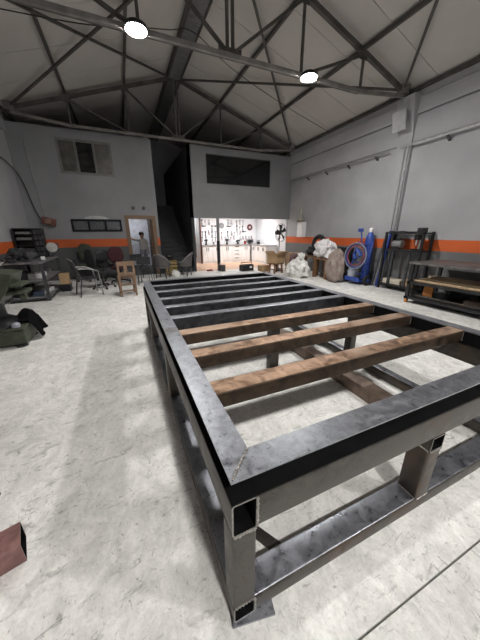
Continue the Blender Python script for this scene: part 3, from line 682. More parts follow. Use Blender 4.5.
# ================================================================== OFFICE DOORWAY: person
def person(loc, rz):
    J = {  # joints: position, radius
     'pel':((0,0,.80),(.135,.10)), 'wst':((0,.0,.93),(.125,.09)), 'chs':((0,.0,1.10),(.145,.10)), 'shc':((0,.0,1.21),(.10,.075)), 'nck':((0,-.005,1.27),(.045,.045)), 'hd0':((0,-.015,1.345),(.068,.075)), 'hd1':((0,-.012,1.425),(.072,.085)), 'hd2':((0,-.005,1.475),(.045,.055)),
     'sL':((-.15,0,1.195),(.055,.05)), 'eL':((-.34,-.10,1.22),(.040,.038)), 'wL':((-.52,-.22,1.30),(.027,.026)), 'hL':((-.565,-.25,1.325),(.03,.018)),
     'sR':((.15,0,1.195),(.055,.05)), 'eR':((.19,.02,.95),(.040,.038)), 'wR':((.19,-.06,.75),(.027,.026)), 'hR':((.19,-.075,.69),(.022,.03)),
     'tL':((-.075,0,.74),(.085,.085)), 'kL':((-.085,-.01,.42),(.058,.058)), 'aL':((-.085,.01,.08),(.038,.042)), 'fL':((-.085,-.11,.035),(.035,.03)),
     'tR':((.075,0,.74),(.085,.085)), 'kR':((.085,-.02,.42),(.058,.058)), 'aR':((.085,.0,.08),(.038,.042)), 'fR':((.085,-.12,.035),(.035,.03))}
    E_ = ['pel wst','wst chs','chs shc','shc nck','nck hd0','hd0 hd1','hd1 hd2','shc sL','sL eL','eL wL','wL hL','shc sR','sR eR','eR wR','wR hR','pel tL','tL kL','kL aL','aL fL','pel tR','tR kR','kR aR','aR fR']
    def fingers(hand, wrist, side, base):
        hp = Vector(J[hand][0]); d = (hp-Vector(J[wrist][0])).normalized(); s = d.cross(Vector((0,0,1)) if abs(d.z) < .7 else Vector((0,1,0))).normalized()
        for q, (off, ln) in enumerate(((-.024,.045),(-.008,.06),(.008,.065),(.024,.055))):
            a, b = f'{base}{q}a', f'{base}{q}b'; p = hp + s*off
            J[a] = (tuple(p+d*(ln*.6)), (.008,.008)); J[b] = (tuple(p+d*ln+Vector((0,-.012,-.008))), (.007,.007)); E_.append(f'{hand} {a}'); E_.append(f'{a} {b}')
        J[base+'t'] = (tuple(hp - d*.015 + s*.045*side), (.009,.009)); J[base+'u'] = (tuple(hp + d*.02 + s*.06*side), (.008,.008)); E_.append(f'{wrist} {base}t'); E_.append(f'{base}t {base}u')
    fingers('hL','wL',1,'gL'); fingers('hR','wR',-1,'gR')
    names = list(J); idx = {n: i for i, n in enumerate(names)}
    me = bpy.data.meshes.new('person_skin'); me.from_pydata([J[n][0] for n in names], [tuple(idx[k] for k in e.split()) for e in E_], [])
    tmp = bpy.data.objects.new('tmp_person', me); COL.objects.link(tmp)
    tmp.modifiers.new('skin', 'SKIN'); sub = tmp.modifiers.new('sub', 'SUBSURF'); sub.levels = 2
    for i, n in enumerate(names):
        sv = me.skin_vertices[0].data[i]; sv.radius = J[n][1]; sv.use_root = (n == 'pel')
    bpy.context.view_layer.update()
    ev = tmp.evaluated_get(bpy.context.evaluated_depsgraph_get()); new = bpy.data.meshes.new_from_object(ev); new.name = 'body'
    bpy.data.objects.remove(tmp)
    mats = [mat('skin', (0.46,0.28,0.20), .6, 0, .05), mat('pale_shirt', (0.55,0.53,0.52), .85, 0, .12, 12), mat('plaid_trousers', (0.14,0.15,0.21), .85, 0, 0, 22, col2=(0.42,0.42,0.46)), mat('shoe_black', (0.02,0.02,0.02), .6)]
    new.materials.clear()
    for m_ in mats: new.materials.append(m_)
    for p in new.polygons:
        c = p.center; p.use_smooth = True
        arm = abs(c.x) > .16
        if c.z < .085: k = 3
        elif c.z < .84 and not (arm and c.z < .95): k = 2
        elif c.z > 1.255 and abs(c.x) < .12: k = 0
        elif c.x < -.30 or (c.x > .155 and c.z < .93): k = 0
        else: k = 1
        p.material_index = k
    t = thing('person', 'person in a pale shirt inside the office, one arm stretched sideways', 'person', loc, rz)
    bo = bpy.data.objects.new('body', new); COL.objects.link(bo); bo.parent = t
    MB().blob((0,.012,1.435), (.086,.098,.075), .06, 3, 2, 20, 12).build('hair', mat('dark_hair', (0.02,0.015,0.012), .7), t)
    m = MB()
    for s in (-1,1): m.blob((s*.028,-.094,1.405), (.011,.006,.008), 0, 1, 0, 8, 6)
    m.build('eye', BLACK, t); MB().blob((0,-.10,1.375), (.012,.016,.02), 0, 1, 0, 8, 6).build('nose', mats[0], t); MB().blob((0,-.09,1.338), (.024,.006,.006), 0, 1, 0, 8, 6).build('mouth', mat('lips', (.3,.12,.1), .6), t)
    for s in (-1,1): MB().blob((s*.078,-.005,1.39), (.01,.02,.03), 0, 1, 0, 8, 6).build('ear', mats[0], t)
person((0.52, 10.85, 0), .25)
tag(MB().box(-.08,-.05,12.37,12.40,.9,1.5).build('wall_poster', mat('poster_grey',(0.35,0.36,0.4),.8)), 'narrow grey notice on the office wall', 'notice') if False else None

# ================================================================== RIGHT HAND SIDE
cable([(XR-.13,4.66,3.46),(XR-.13,3.0,3.46),(XR-.13,-6.5,3.46)], .026, 'pale conduit pipe running along the right wall beyond the column', 'pipe', LIGHTM)
cable([(XR-.10,9.5,3.44),(XR-.10,7,3.44),(XR-.10,5.0,3.44)], .02, 'dull conduit pipe along the right wall up to the far corner', 'pipe', GREYM)
for k, dy in enumerate((0,.09)):
    cable([(XR-.12,4.56-dy,3.46),(XR-.12,4.56-dy,2.3),(XR-.12,4.56-dy,.75)], .020 if k else .016, ('slim grey conduit dropping down the wall column', 'wide bright conduit dropping down the wall column')[k], 'pipe', LIGHTM)
for i, y in enumerate((2.6,3.6,5.4,6.4,7.4,8.4)):
    tag(MB().bar((XR-.005,y,3.34),(XR-.12,y,3.425),.05,.02).build('pipe_bracket', DARKGREY), 'small steel bracket under the conduit on the right wall', 'bracket', 'conduit brackets on the right wall')
tag(MB().cbox((XR-.335,4.66,3.98),(.05,.34,.40),(0,-.28,0)).build('lamp_plate', mat('pale_plate',(0.42,0.43,0.44),.5)), 'pale square plate fixed on the head of the wall column', 'plate')
tag(MB().box(XR-.20,XR-.002,8.38,8.70,1.28,1.86).build('wall_box', WHITE), 'white upright box fixed on the right wall near the corner', 'box')
cnb = thing('marker_cone', 'pale tall cone standing on the white wall box', 'cone', (XR-.17,8.54,1.861))
MB().lathe([(.13,0),(.13,.05),(.10,.06),(.015,.62),(.004,.63)], n=16).build('cone_body', mat('dusty_cream',(0.34,0.33,0.28),.7), cnb); MB().lathe([(.16,0),(.16,.03),(.12,.05)], n=16).build('base', mat('rust_brown',(0.17,0.11,0.08),.7), cnb)

# pedestal fan
fn = thing('pedestal_fan', 'black pedestal fan with wire guard beside the cartons', 'fan', (5.42,8.45,0), .35)
MB().lathe([(.20,0),(.20,.03),(.05,.06)], n=18).build('base', BLACKM, fn); MB().cyl((0,0,.05),(0,0,1.35),.02).build('pole', GREYM, fn); MB().lathe([(.03,-.04),(.08,-.02),(.08,.16),(.04,.2)], (0,0,1.45), 14, 'y').build('motor', BLACKM, fn)
for k in range(5):
    a = 2*PI*k/5+.4; m = MB()
    ca, sa = math.cos(a), math.sin(a)
    def q(r, w_, y): return (r*ca-w_*sa, y, 1.45+r*sa+w_*ca)
    m.add([q(.04,-.03,-.07),q(.04,.03,-.05),q(.28,.09,-.05),q(.30,-.06,-.10),q(.04,-.03,-.062),q(.04,.03,-.042),q(.28,.09,-.042),q(.30,-.06,-.092)], [(0,1,2,3),(7,6,5,4),(0,4,5,1),(1,5,6,2),(2,6,7,3),(3,7,4,0)])
    m.build('blade', BLACK, fn)
gd = fn and MB()
for r_, y in ((.33,-.10),(.33,-.04),(.20,-.13)): gd.path([(r_*math.cos(2*PI*k/28), y, 1.45+r_*math.sin(2*PI*k/28)) for k in range(28)], .006, 6, True)
for k in range(12):
    a = 2*PI*k/12; gd.path([(.03*math.cos(a),-.14,1.45+.03*math.sin(a)),(.2*math.cos(a),-.13,1.45+.2*math.sin(a)),(.33*math.cos(a),-.10,1.45+.33*math.sin(a)),(.33*math.cos(a),-.04,1.45+.33*math.sin(a))], .003, 5)
gd.build('guard', DARKGREY, fn)

# cartons, sacks, low bench
def carton(loc, s, rz, label, openf=False, m_=CARD):
    c = thing('cardboard_box', label, 'cardboard box', loc, rz); x, y, z = s; k = .006
    m = MB(); m.box(-x,x,-y,-y+k,0,z); m.box(-x,x,y-k,y,0,z); m.box(-x,-x+k,-y+k,y-k,0,z); m.box(x-k,x,-y+k,y-k,0,z); m.box(-x+k,x-k,-y+k,y-k,0,k); m.build('carton', m_, c)
    if openf:
        for sy in (-1,1): MB().cbox((0,sy*(y+.07),z+.05),(2*x-.01,.18,k),(sy*.65,0,0)).build('flap', m_, c)
        for sx in (-1,1): MB().cbox((sx*(x+.06),0,z+.05),(.16,2*y-.01,k),(0,-sx*.7,0)).build('flap', m_, c)
    else:
        MB().box(-x+.001,x-.001,-y+.001,-.002,z,z+k).build('flap', m_, c); MB().box(-x+.001,x-.001,.002,y-.001,z,z+k).build('flap', m_, c)
    return c
st1 = thing('wooden_stool', 'dark wooden stool carrying an open carton by the fan', 'stool', (5.0,7.95,0), .2)
MB().bbox(-.24,.24,-.2,.2,.34,.38,.01).build('seat', WOODB, st1)
for sx in (-1,1):
    for sy in (-1,1): MB().bar((sx*.19,sy*.15,0),(sx*.17,sy*.13,.34),.05,.05).build('leg', WOODB, st1)
    MB().bar((sx*.18,-.14,.15),(sx*.18,.14,.15),.03,.03).build('stretcher', WOODB, st1)
carton((5.0,7.95,.382), (.26,.22,.30), .3, 'open tan cardboard box with splayed flaps on the dark stool', True)
carton((4.82,8.6,0), (.17,.15,.22), .1, 'small closed brown cardboard box on the floor before the kitchen')
carton((5.78,7.95,0), (.22,.22,.72), -.1, 'tall closed cardboard box behind the white sacks')
ms = MB().blob((5.42,7.36,.38), (.19,.17,.38), .18, 2.2, 9, 26, 16, 0.0)
tag(ms.build('maroon_bundle', mat('red_print_sack', (0.09,0.03,0.035), .8, 0, 0, 6, .3, col2=(0.26,0.20,0.19))), 'dark red and grey bundle stuffed between carton and white sack', 'bundle')
s1 = thing('white_sack', 'bulging white woven sack tied on top, standing on the floor', 'sack', (5.20,6.80,0))
MB().blob((0,0,.30), (.31,.33,.33), .34, 2.6, 1, 36, 22, 0.0, .45).build('sack_body', SACK, s1); MB().blob((.05,-.03,.68), (.11,.10,.12), .4, 3, 4, 20, 12).build('tied_neck', SACK, s1)
bn = thing('low_bench', 'low dark bench with brown legs under a white sack', 'bench', (5.90,6.32,0))
MB().bbox(-.22,.32,-.34,.34,.60,.65,.008).build('bench_top', WOODB, bn)
for sx, sy in ((-.16,-.28),(-.16,.28),(.26,-.28),(.26,.28)): MB().box(sx-.05,sx+.05,sy-.05,sy+.05,0,.60).build('leg', WOODB, bn)
MB().box(-.11,.21,-.30,-.26,.12,.17).build('stretcher', WOODB, bn)
s2 = thing('white_sack', 'crumpled white sack with faint print lying on the low bench', 'sack', (5.88,6.36,.652))
MB().blob((0,0,.26), (.24,.37,.29), .32, 2.4, 6, 36, 22, 0.0, .35).build('sack_body', mat('printed_sack', (0.72,0.72,0.71), .7, 0, 0, 5, .4, col2=(0.60,0.57,0.60)), s2)
for i, (dx, dy, z, m_) in enumerate(((-.255,.05,.30,BLUE),(-.25,-.10,.26,REDT))):
    pass
tw = thing('tyre', 'black rubber tyre leaning against the right wall behind the sacks', 'tyre', (6.28,7.0,.98))
tag(MB().box(5.95,6.55,6.75,7.6,.60,.66).build('shelf_board', WOODB), 'dark board shelf carrying the tyre against the right wall', 'shelf')
for y in (6.82,7.52):
    tag(MB().box(6.0,6.06,y-.04,y+.04,0,.60).build('trestle_leg', WOODB), 'dark upright carrying the board shelf by the right wall', 'trestle', 'uprights under the board shelf')
MB().path([(0,.30*math.cos(2*PI*k/28),.30*math.sin(2*PI*k/28)) for k in range(28)], .065, 10, True).build('tread', RUBBER, tw); MB().path([(0,.235*math.cos(2*PI*k/24),.235*math.sin(2*PI*k/24)) for k in range(24)], .025, 8, True).build('rim', DARKGREY, tw)
tw.location = (6.30,7.18,1.03)
bs = MB().blob((6.08,7.2,.80), (.12,.3,.16), .3, 2.4, 13, 22, 14, 0.662)
tag(bs.build('black_bag', RUBBER), 'black crumpled bag on the board shelf below the tyre', 'bag')
s3 = thing('grey_sack', 'grey printed sack with red marks leaning beside the black sheet', 'sack', (5.70,5.62,0))
MB().blob((0,0,.46), (.22,.27,.50), .22, 2.2, 3, 30, 20, 0.0, .2).build('sack_body', SACKG, s3)
bp = MB(); bp.add([(6.30,6.62,0),(6.30,5.80,0),(6.33,5.80,0),(6.33,6.62,0),(6.54,6.62,.98),(6.54,5.80,.98),(6.57,5.80,.98),(6.57,6.62,.98)], [(0,1,2,3),(7,6,5,4),(0,4,5,1),(1,5,6,2),(2,6,7,3),(3,7,4,0)])
tag(bp.build('black_sheet', BLACKM), 'black sheet panel leaning against the right wall', 'panel')
for i, (x, y, lb) in enumerate(((5.35,6.0,'crushed dark scrap pile item on the floor under the bench'),)):
    tag(MB().blob((5.95,6.32,.10), (.12,.18,.11), .4, 3, 8, 20, 12, 0.0).build('scrap_bundle', mat('scrap_brown',(0.06,0.05,0.045),.8,.2,.5,9)), 'dark crumpled scrap bundle on the floor under the low bench', 'scrap')

# gas bottle trolley
ct = thing('gas_cylinder_trolley', 'blue two-wheeled welding trolley with coiled hose and blue bottle', 'trolley', (6.08,5.08,0), 0)
for y in (-.27,.27): MB().path([(-.02,y,.14),(.02,y,.6),(.12,y,1.16),(.16,y*.85,1.2)], .022, 8).build('upright', BLUE, ct)
for z, x in ((.30,.0),(.62,.02),(.9,.075),(1.14,.12)): MB().cyl((x,-.27,z),(x,.27,z),.016).build('cross_bar', BLUE, ct)
m = MB(); m.box(-.22,.42,-.26,.26,.10,.125); m.box(-.22,-.205,-.26,.26,.125,.22); m.build('foot_plate', BLUE, ct)
for y in (-.36,.36):
    wh = MB().lathe([(.05,-.03),(.13,-.035),(.15,-.02),(.15,.02),(.13,.035),(.05,.03)], (0,y,.15), 20, 'y').build('wheel', RUBBER, ct)
    MB().lathe([(.02,-.04),(.05,-.04),(.05,.04),(.02,.04)], (0,y,.15), 12, 'y').build('hub', BLUE, wh)
MB().cyl((0,-.36,.15),(0,.36,.15),.015).build('axle', BLACKM, ct)
gas = thing('gas_bottle', 'tall blue gas bottle with white cap standing on the trolley plate', 'gas bottle', (6.37,5.07,.126))
MB().lathe([(.115,.0),(.12,.02),(.12,1.16),(.095,1.25),(.06,1.31),(.05,1.34)], n=18).build('shell', BLUE, gas); MB().lathe([(.05,1.33),(.06,1.35),(.06,1.43),(.03,1.455)], n=14).build('cap', WHITE, gas)
MB().lathe([(.11,0),(.115,.02),(.115,.27),(.09,.33),(.04,.35)], (-.09,.14,.13), 16).build('small_bottle', mat('grey_blue',(0.33,0.36,0.42),.5), ct)
for k, (dr, m_) in enumerate(((0,mat('hose_grey',(0.22,0.24,0.30),.6)),(.03,BLUE),(-.03,mat('hose_red',(0.25,0.06,0.07),.6)),(.055,mat('hose_grey',(0.22,0.24,0.30),.6)))):
    r_ = .30+dr; MB().path([(-.16-.02*k+.06*math.sin(a)*.3, r_*1.08*math.cos(a)-.02, .82+r_*math.sin(a)) for a in [2*PI*q/32 for q in range(32)]], .016, 8, True).build('hose_coil', m_, ct)
MB().path([(-.14,.10,.88),(-.14,-.02,.98),(-.14,-.14,.84),(-.14,.02,.72)], .05, 8, True).build('hose_bundle', BLUE, ct)
hd = thing('welding_torch', 'blue torch handset hooked on top of the trolley frame', 'torch', (6.22,5.22,1.19))
MB().path([(0,0,0),(.0,.03,.18),(.0,.06,.30)], .02, 8).build('grip', BLUE, hd); MB().bbox(-.03,.03,0,.17,.28,.38,.01).build('head', BLUE, hd)

# black shelving rack with odds and ends
rk = thing('steel_rack', 'black steel shelf rack against the right wall behind the worktable', 'rack', (6.19,3.46,0))
for x in (0,.34):
    for y in (0,.96): MB().box(x-.025,x+.025,y-.025,y+.025,0,1.47).build('upright', BLACKM, rk)
for z in (.14,1.04,1.45):
    m = MB(); m.box(-.025,.365,-.025,.02,z-.03,z); m.box(-.025,.365,0.94,.985,z-.03,z); m.box(-.025,.015,0.02,.94,z-.03,z); m.box(.325,.365,0.02,.94,z-.03,z); m.build('shelf_frame', BLACKM, rk)
for z in (.14,1.04): MB().box(.015,.325,0.02,.94,z-.012,z-.002).build('shelf', DARKGREY, rk)
for y in (.28,.72): MB().box(.02,.06,y-.03,y+.03,.14,1.01).build('inner_upright', DARKGREY, rk)
tag(MB().bbox(6.255,6.50,3.86,4.36,.145,.27,.006).build('pale_box', mat('cream_board',(0.62,0.57,0.47),.7)), 'long cream carton on the bottom shelf of the black rack', 'box')
tag(MB().bbox(6.255,6.48,3.52,3.78,.145,.33,.006).build('wood_block', WOODL), 'pale wooden block on the bottom shelf of the black rack', 'wood block')
mo = thing('electric_motor', 'grey electric motor on the middle shelf of the black rack', 'motor', (6.37,4.18,1.045))
MB().lathe([(.05,-.13),(.10,-.12),(.10,.12),(.05,.14),(.015,.14),(.015,.20)], (0,0,.12), 16, 'y').build('casing', GREYM, mo); MB().box(-.09,.09,-.09,.09,0,.03).build('foot', DARKGREY, mo); MB().bbox(-.05,.05,-.06,.06,.21,.28,.008).build('terminal_box', DARKGREY, mo)
dr = thing('drill_press', 'small black drill press on the middle shelf of the rack', 'drill press', (6.36,3.66,1.045))
MB().box(-.1,.1,-.1,.1,0,.03).build('base', BLACKM, dr); MB().cyl((.05,0,.03),(.05,0,.36),.025).build('column', LIGHTM, dr); MB().bbox(-.12,.09,-.05,.05,.24,.37,.01).build('head', BLACK, dr); MB().cyl((-.08,0,.12),(-.08,0,.25),.018).build('chuck', LIGHTM, dr)
tag(MB().bbox(6.2,6.44,4.06,4.38,1.454,1.49,.006).build('steel_plate_stack', DARKGREY), 'dark flat plates stacked on top of the black rack', 'steel plate')
tag(MB().bbox(6.22,6.40,3.52,3.66,1.452,1.56,.006).build('black_case', BLACK), 'small black case on top of the black rack', 'case')
tag(MB().bbox(6.2,6.44,3.72,3.98,1.452,1.478,.006).build('steel_bracket', BLACKM), 'flat black bracket lying on top of the black rack', 'bracket')
for i, (y, m_, lb) in enumerate(((4.50,BLUE,'blue painted bar leaning on the wall beside the black rack'), (4.57,GREYM,'grey steel bar leaning on the wall beside the black rack'), (4.64,DARKGREY,'dark steel bar leaning on the wall beside the black rack'))):
    tag(MB().bar((6.22,y,.02),(6.42,y-.03,1.50-.12*i),.05,.05).build('leaning_bar', m_), lb, 'steel bar')

# worktable with shelves, long side to the welded frame
wt = thing('steel_worktable', 'long black steel worktable with two loaded shelves along the right wall', 'worktable', (5.36,.55,0))
TLn = 2.53; TWd = 1.0
MB().bbox(-.05,TWd+.05,-.05,TLn+.02,.83,.87,.004).build('table_top', steel_mat('table_plate', (0.13,0.125,0.12), (0.24,0.23,0.225), .5, ((0.20,0.15,0.12),.6)), wt)
for x in (0,TWd):
    for y in (.05,TLn-.05): MB().box(x-.03,x+.03,y-.03,y+.03,.10,.83).build('leg', BLACKM, wt)
for z in (.47,.14):
    for x in (0,TWd): MB().box(x-.03,x+.03,-.03,TLn,z-.05,z).build('side_rail', BLACKM, wt)
    for y in (0,TLn-.04): MB().box(.03,TWd-.03,y-.02,y+.04,z-.05,z).build('end_rail', BLACKM, wt)
    MB().box(.03,TWd-.03,.04,TLn-.06,z-.02,z-.006).build('shelf', DARKGREY, wt)
for x in (0,TWd):
    for y in (.05,TLn-.05):
        c = MB().lathe([(.02,-.018),(.045,-.018),(.045,.018),(.02,.018)], (x,y,.045), 14, 'y').build('caster', ORANGE, wt); MB().box(x-.025,x+.025,y-.03,y+.03,.06,.10).build('caster_fork', BLACKM, wt)
for i, (x0,x1,y0,y1,z0,h,m_,lb) in enumerate(((5.40,5.62,1.15,2.98,.472,.035,WOODL,'pale plank at the front edge of the worktable middle shelf'),(5.66,5.90,1.9,3.0,.472,.03,WOODL,'pale plank behind the front plank on the worktable shelf'),(5.95,6.25,1.6,3.02,.472,.05,WOODL,'wide pale board at the back of the worktable middle shelf'),(5.66,5.92,.8,1.85,.472,.03,RUST_D,'dark rusty plate on the middle shelf of the worktable'))):
    tag(MB().bbox(x0,x1,y0,y1,z0,z0+h,.004).build('plank' if m_ is WOODL else 'steel_sheet', m_), lb, 'plank' if m_ is WOODL else 'steel sheet')
ob = thing('orange_container', 'orange plastic jerrycan on the bottom shelf of the worktable', 'container', (5.66,2.78,.142), .4)
MB().add([(-.13,-.09,0),(.13,-.09,0),(.13,.09,0),(-.13,.09,0),(-.07,-.07,.25),(.10,-.07,.25),(.10,.07,.25),(-.07,.07,.25)], [(0,3,2,1),(4,5,6,7),(0,1,5,4),(1,2,6,5),(2,3,7,6),(3,0,4,7)]).build('can', ORANGE, ob)
MB().cyl((.06,0,.25),(.06,0,.29),.03).build('cap', BLACK, ob); MB().path([(-.05,0,.24),(-.04,0,.29),(.02,0,.29),(.02,0,.25)],.012,6).build('handle', ORANGE, ob)
for i, (x,y,lx,ly,h,m_,lb) in enumerate(((5.75,1.9,.28,.40,.10,RUST_D,'rusty plate stack on the bottom shelf of the worktable'),(6.1,2.3,.2,.5,.14,BLACKM,'black steel box on the bottom shelf of the worktable'),(5.8,1.2,.3,.2,.16,BLACK,'black machine part on the bottom shelf of the worktable'),(5.55,1.45,.12,.35,.06,RUST,'brown steel billet on the bottom shelf of the worktable'))):
    tag(MB().bbox(x-lx/2,x+lx/2,y-ly/2,y+ly/2,.142,.142+h,.008).build('steel_block', m_), lb, 'steel block')
for i in range(3):
    tag(MB().rhs('y', .9+.1*i, 2.9-.15*i, 5.43+.07*i, 5.49+.07*i, .142, .192, .004, .006).build('shelf_tube', STEEL_D), 'dark steel tube lying along the front of the worktable bottom shelf', 'steel tube', 'tubes on the bottom shelf of the worktable') if i == 0 else None

# ================================================================== LEFT HAND SIDE
# workbench along the left wall
wbn = thing('steel_workbench', 'grey steel workbench with two shelves against the left wall', 'workbench', (-2.66,6.50,0))
BX, BY = .77, 1.72
MB().bbox(0,BX,0,BY,.84,.88,.004).build('bench_top', steel_mat('bench_plate',(0.17,0.17,0.18),(0.33,0.33,0.34),.5), wbn)
for x in (.04,BX-.04):
    for y in (.04,BY-.04): MB().box(x-.03,x+.03,y-.03,y+.03,0,.84).build('leg', DARKGREY, wbn)
for z in (.48,.10):
    MB().box(.02,BX-.02,.02,BY-.02,z-.02,z).build('shelf', GREYM, wbn)
    for x in (.02,BX-.02): MB().box(x-.018,x+.018,.0,BY,z-.05,z-.02).build('side_rail', DARKGREY, wbn)
    MB().box(.04,BX-.04,.0,.036,z-.05,z-.02).build('end_rail', DARKGREY, wbn)
for i,(x,y,sx,sy,h,m_,z,lb) in enumerate(((-2.15,7.1,.2,.5,.10,WHITE,.48,'white flat carton on the upper shelf of the workbench'),(-2.4,6.75,.25,.3,.18,BLACKM,.48,'black steel box on the upper shelf of the workbench'),(-2.2,6.70,.12,.12,.14,GREYM,.48,'small grey box on the upper shelf of the workbench'),(-2.10,7.2,.2,.6,.06,WHITEP,.10,'pale flat sheet pack on the lower shelf of the workbench'),(-2.45,6.8,.3,.3,.22,BLACK,.10,'black box on the lower shelf of the workbench'),(-2.15,6.72,.18,.14,.1,mat('dusty_blue',(0.06,0.09,0.15),.6),.10,'dusty blue box on the lower shelf of the workbench'),(-2.2,7.85,.22,.3,.1,GREYM,.48,'grey metal box at the far end of the workbench shelf'))):
    tag(MB().bbox(x-sx/2,x+sx/2,y-sy/2,y+sy/2,z+.002,z+h,.008).build('storage_box', m_), lb, 'box')
carton((-1.75,7.62,.0), (.11,.13,.26), .1, 'open tan cardboard box on a crate beside the workbench', False)
bpC = [o for o in COL.objects if o.get('label','').startswith('open tan cardboard box on a crate')][0]; bpC.location.z = .20; bpC['label'] = 'tan cardboard box on a dark crate beside the workbench'
tag(MB().bbox(-1.86,-1.64,7.48,7.76,0,.198,.006).build('dark_crate', BLACKM), 'dark crate on the floor under the tan cardboard box', 'crate')
# drawer rack on the bench
pr_ = thing('parts_rack', 'black pigeonhole parts rack with trays standing on the workbench', 'parts rack', (-2.70,7.92,.882))
m = MB(); m.box(0,.62,.22,.24,0,.72); m.box(0,.02,0,.22,0,.72); m.box(.60,.62,0,.22,0,.72); m.box(.02,.60,0,.22,.70,.72); m.box(.40,.415,0,.22,0,.70); m.build('carcass', BLACK, pr_)
for k in range(5):
    MB().box(.02,.60,.0,.22,k*.14,k*.14+.012).build('shelf', BLACK, pr_)
    if k != 2: MB().bbox(.05,.37,.02,.2,k*.14+.014,k*.14+.075,.005).build('tray', mat('tray_grey',(0.13,0.135,0.14),.6), pr_)
    for j in range(2): MB().bbox(.425+j*.088,.505+j*.088,.0,.2,k*.14+.014,k*.14+.125,.004).build('drawer', mat('drawer_dark',(0.03,0.032,0.035),.5), pr_)
bgl = thing('bench_lamp', 'round pale work lamp on a stem at the bench end', 'lamp', (-1.98,8.05,.882))
MB().lathe([(.08,0),(.08,.02),(.02,.03)], n=14).build('base', DARKGREY, bgl); MB().path([(0,0,.03),(.02,-.02,.14),(.05,-.01,.26)], .014, 8).build('stem', DARKGREY, bgl)
MB().lathe([(.03,.06),(.10,.05),(.125,.0),(.125,-.03),(.11,-.035),(.01,-.03)], (.03,-.06,.24), 18, 'y').build('lamp_head', mat('pale_enamel',(0.45,0.45,0.43),.4), bgl)
MB().bbox(.11,.17,-.06,.02,.12,.34,.01).build('switch_box', DARKGREY, bgl)
vs_ = thing('bench_vise', 'dark grey bench vise near the front corner of the workbench', 'vise', (-2.14,6.68,.882), .6)
MB().lathe([(.09,0),(.09,.03),(.05,.05),(.05,.09)], n=12).build('base', DARKGREY, vs_); m = MB(); m.bbox(-.06,.06,-.05,.16,.08,.16,.01); m.bbox(-.08,.08,-.08,-.03,.12,.21,.006); m.bbox(-.08,.08,-.01,.04,.12,.21,.006); m.build('jaw', DARKGREY, vs_)
tag(MB().bbox(-2.02,-1.94,6.98,7.06,.882,.96,.01).build('white_cup', WHITE), 'small white block by the edge of the workbench top', 'block')
for i,(x,y,z,sx,sy,sz,sd,m_,lb) in enumerate(((-2.47,7.08,1.0,.16,.26,.16,3,FABRIC,'dark blue-grey rag heap on the workbench'),(-2.48,6.60,.94,.11,.08,.07,5,BLACKM,'black tool heap at the front of the workbench'),(-2.40,7.55,.98,.16,.18,.13,8,DARKGREY,'grey machine cover on the workbench before the parts rack'))):
    tag(MB().blob((x,y,z), (sx,sy,sz), .35, 2.6, sd, 22, 14, .882).build('rag_heap', m_), lb, 'rag')
# red box on the wall with its cable
rb = thing('wall_reel', 'red and brown cable reel box hung on the grey office wall', 'cable reel', (-2.18,YB-.10,1.82))
MB().cbox((0,0,0),(.34,.16,.20),(0,.25,0)).build('case', mat('rusty_red',(0.15,0.055,0.04),.6,0,.4,9), rb); MB().lathe([(.03,-.10),(.08,-.10),(.08,.1),(.03,.1)], (0,0,.0), 14, 'y').build('drum', mat('reel_tan',(0.20,0.12,0.09),.6), rb)
cable([(XL+.03,6.6,3.25),(XL+.03,8.4,3.3),(XL+.06,9.3,3.18),(-2.60,YB-.06,2.85),(-2.48,YB-.06,2.2),(-2.38,YB-.06,1.88)], .014, 'black cable drooping along the left wall to the reel box')
cable([(-2.36,YB-.02,4.0),(-2.34,YB-.02,3.2),(-2.30,YB-.02,2.4),(-2.26,YB-.03,1.98)], .008, 'thin pale wire running down the office wall', 'cable', GREYM)
# arched plate over the strip window and door lamps
m = MB(); pts = [(.36*math.cos(PI*k/16), .10*math.sin(PI*k/16)) for k in range(17)]
vs = [(x,0,z) for x,z in pts]+[(x,-.04,z) for x,z in pts]; n = 17; m.add(vs, [tuple(range(n)), tuple(reversed(range(n,2*n)))]+[(i,(i+1)%n,n+(i+1)%n,n+i) for i in range(n)])
ar = m.build('arched_wall_light', mat('pale_acrylic',(0.42,0.43,0.43),.5)); ar.location = (-.88,YB,1.905); tag(ar, 'pale half-round wall light fitting above the strip window', 'wall light')
for i, x in enumerate((.28,.62)):
    t = thing('spot_lamp', ('small unlit grey spot lamp above the left of the door', 'small unlit grey spot lamp above the right of the door')[i], 'lamp', (x,YB,2.28))
    MB().cyl((0,0,0),(0,-.06,0),.02).build('bracket', DARKGREY, t); MB().lathe([(.03,-.03),(.05,.03),(.045,.05)], (0,-.09,0), 12, 'y').build('lamp_head', DARKGREY, t)

# green machine at the left edge
gm = thing('green_machine', 'old dark green metalworking machine with heavy base at the left wall', 'machine', (-2.60,3.63,0))
MB().bbox(0,1.0,0,.56,.03,.24,.012).build('base_tray', GREEN, gm)
m = MB(); m.bbox(-.01,1.01,-.01,.57,.235,.262,.006); m.build('tray_rim', GREEN, gm)
for x in (.05,.93):
    for y in (.04,.52): MB().lathe([(.07,0),(.07,.02),(.03,.04)], (x,y,0), 12).build('foot', DARKGREY, gm)
MB().bbox(.92,1.0,-.012,.0,.05,.22,.003).build('end_cover', GREEN, gm)
MB().lathe([(.30,.26),(.26,.34),(.16,.40),(.14,.70)], (.62,.28,0), 18).build('column', BLACKM, gm)
m = MB(); m.add([(.1,.05,.62),(.80,.05,.60),(.95,.05,.80),(1.02,.05,.98),(.1,.05,1.10),(.1,.52,.62),(.80,.52,.60),(.95,.52,.80),(1.02,.52,.98),(.1,.52,1.10)], [(0,1,2,3,4),(9,8,7,6,5),(0,5,6,1),(1,6,7,2),(2,7,8,3),(3,8,9,4),(4,9,5,0)]); m.build('head_casting', GREEN, gm)
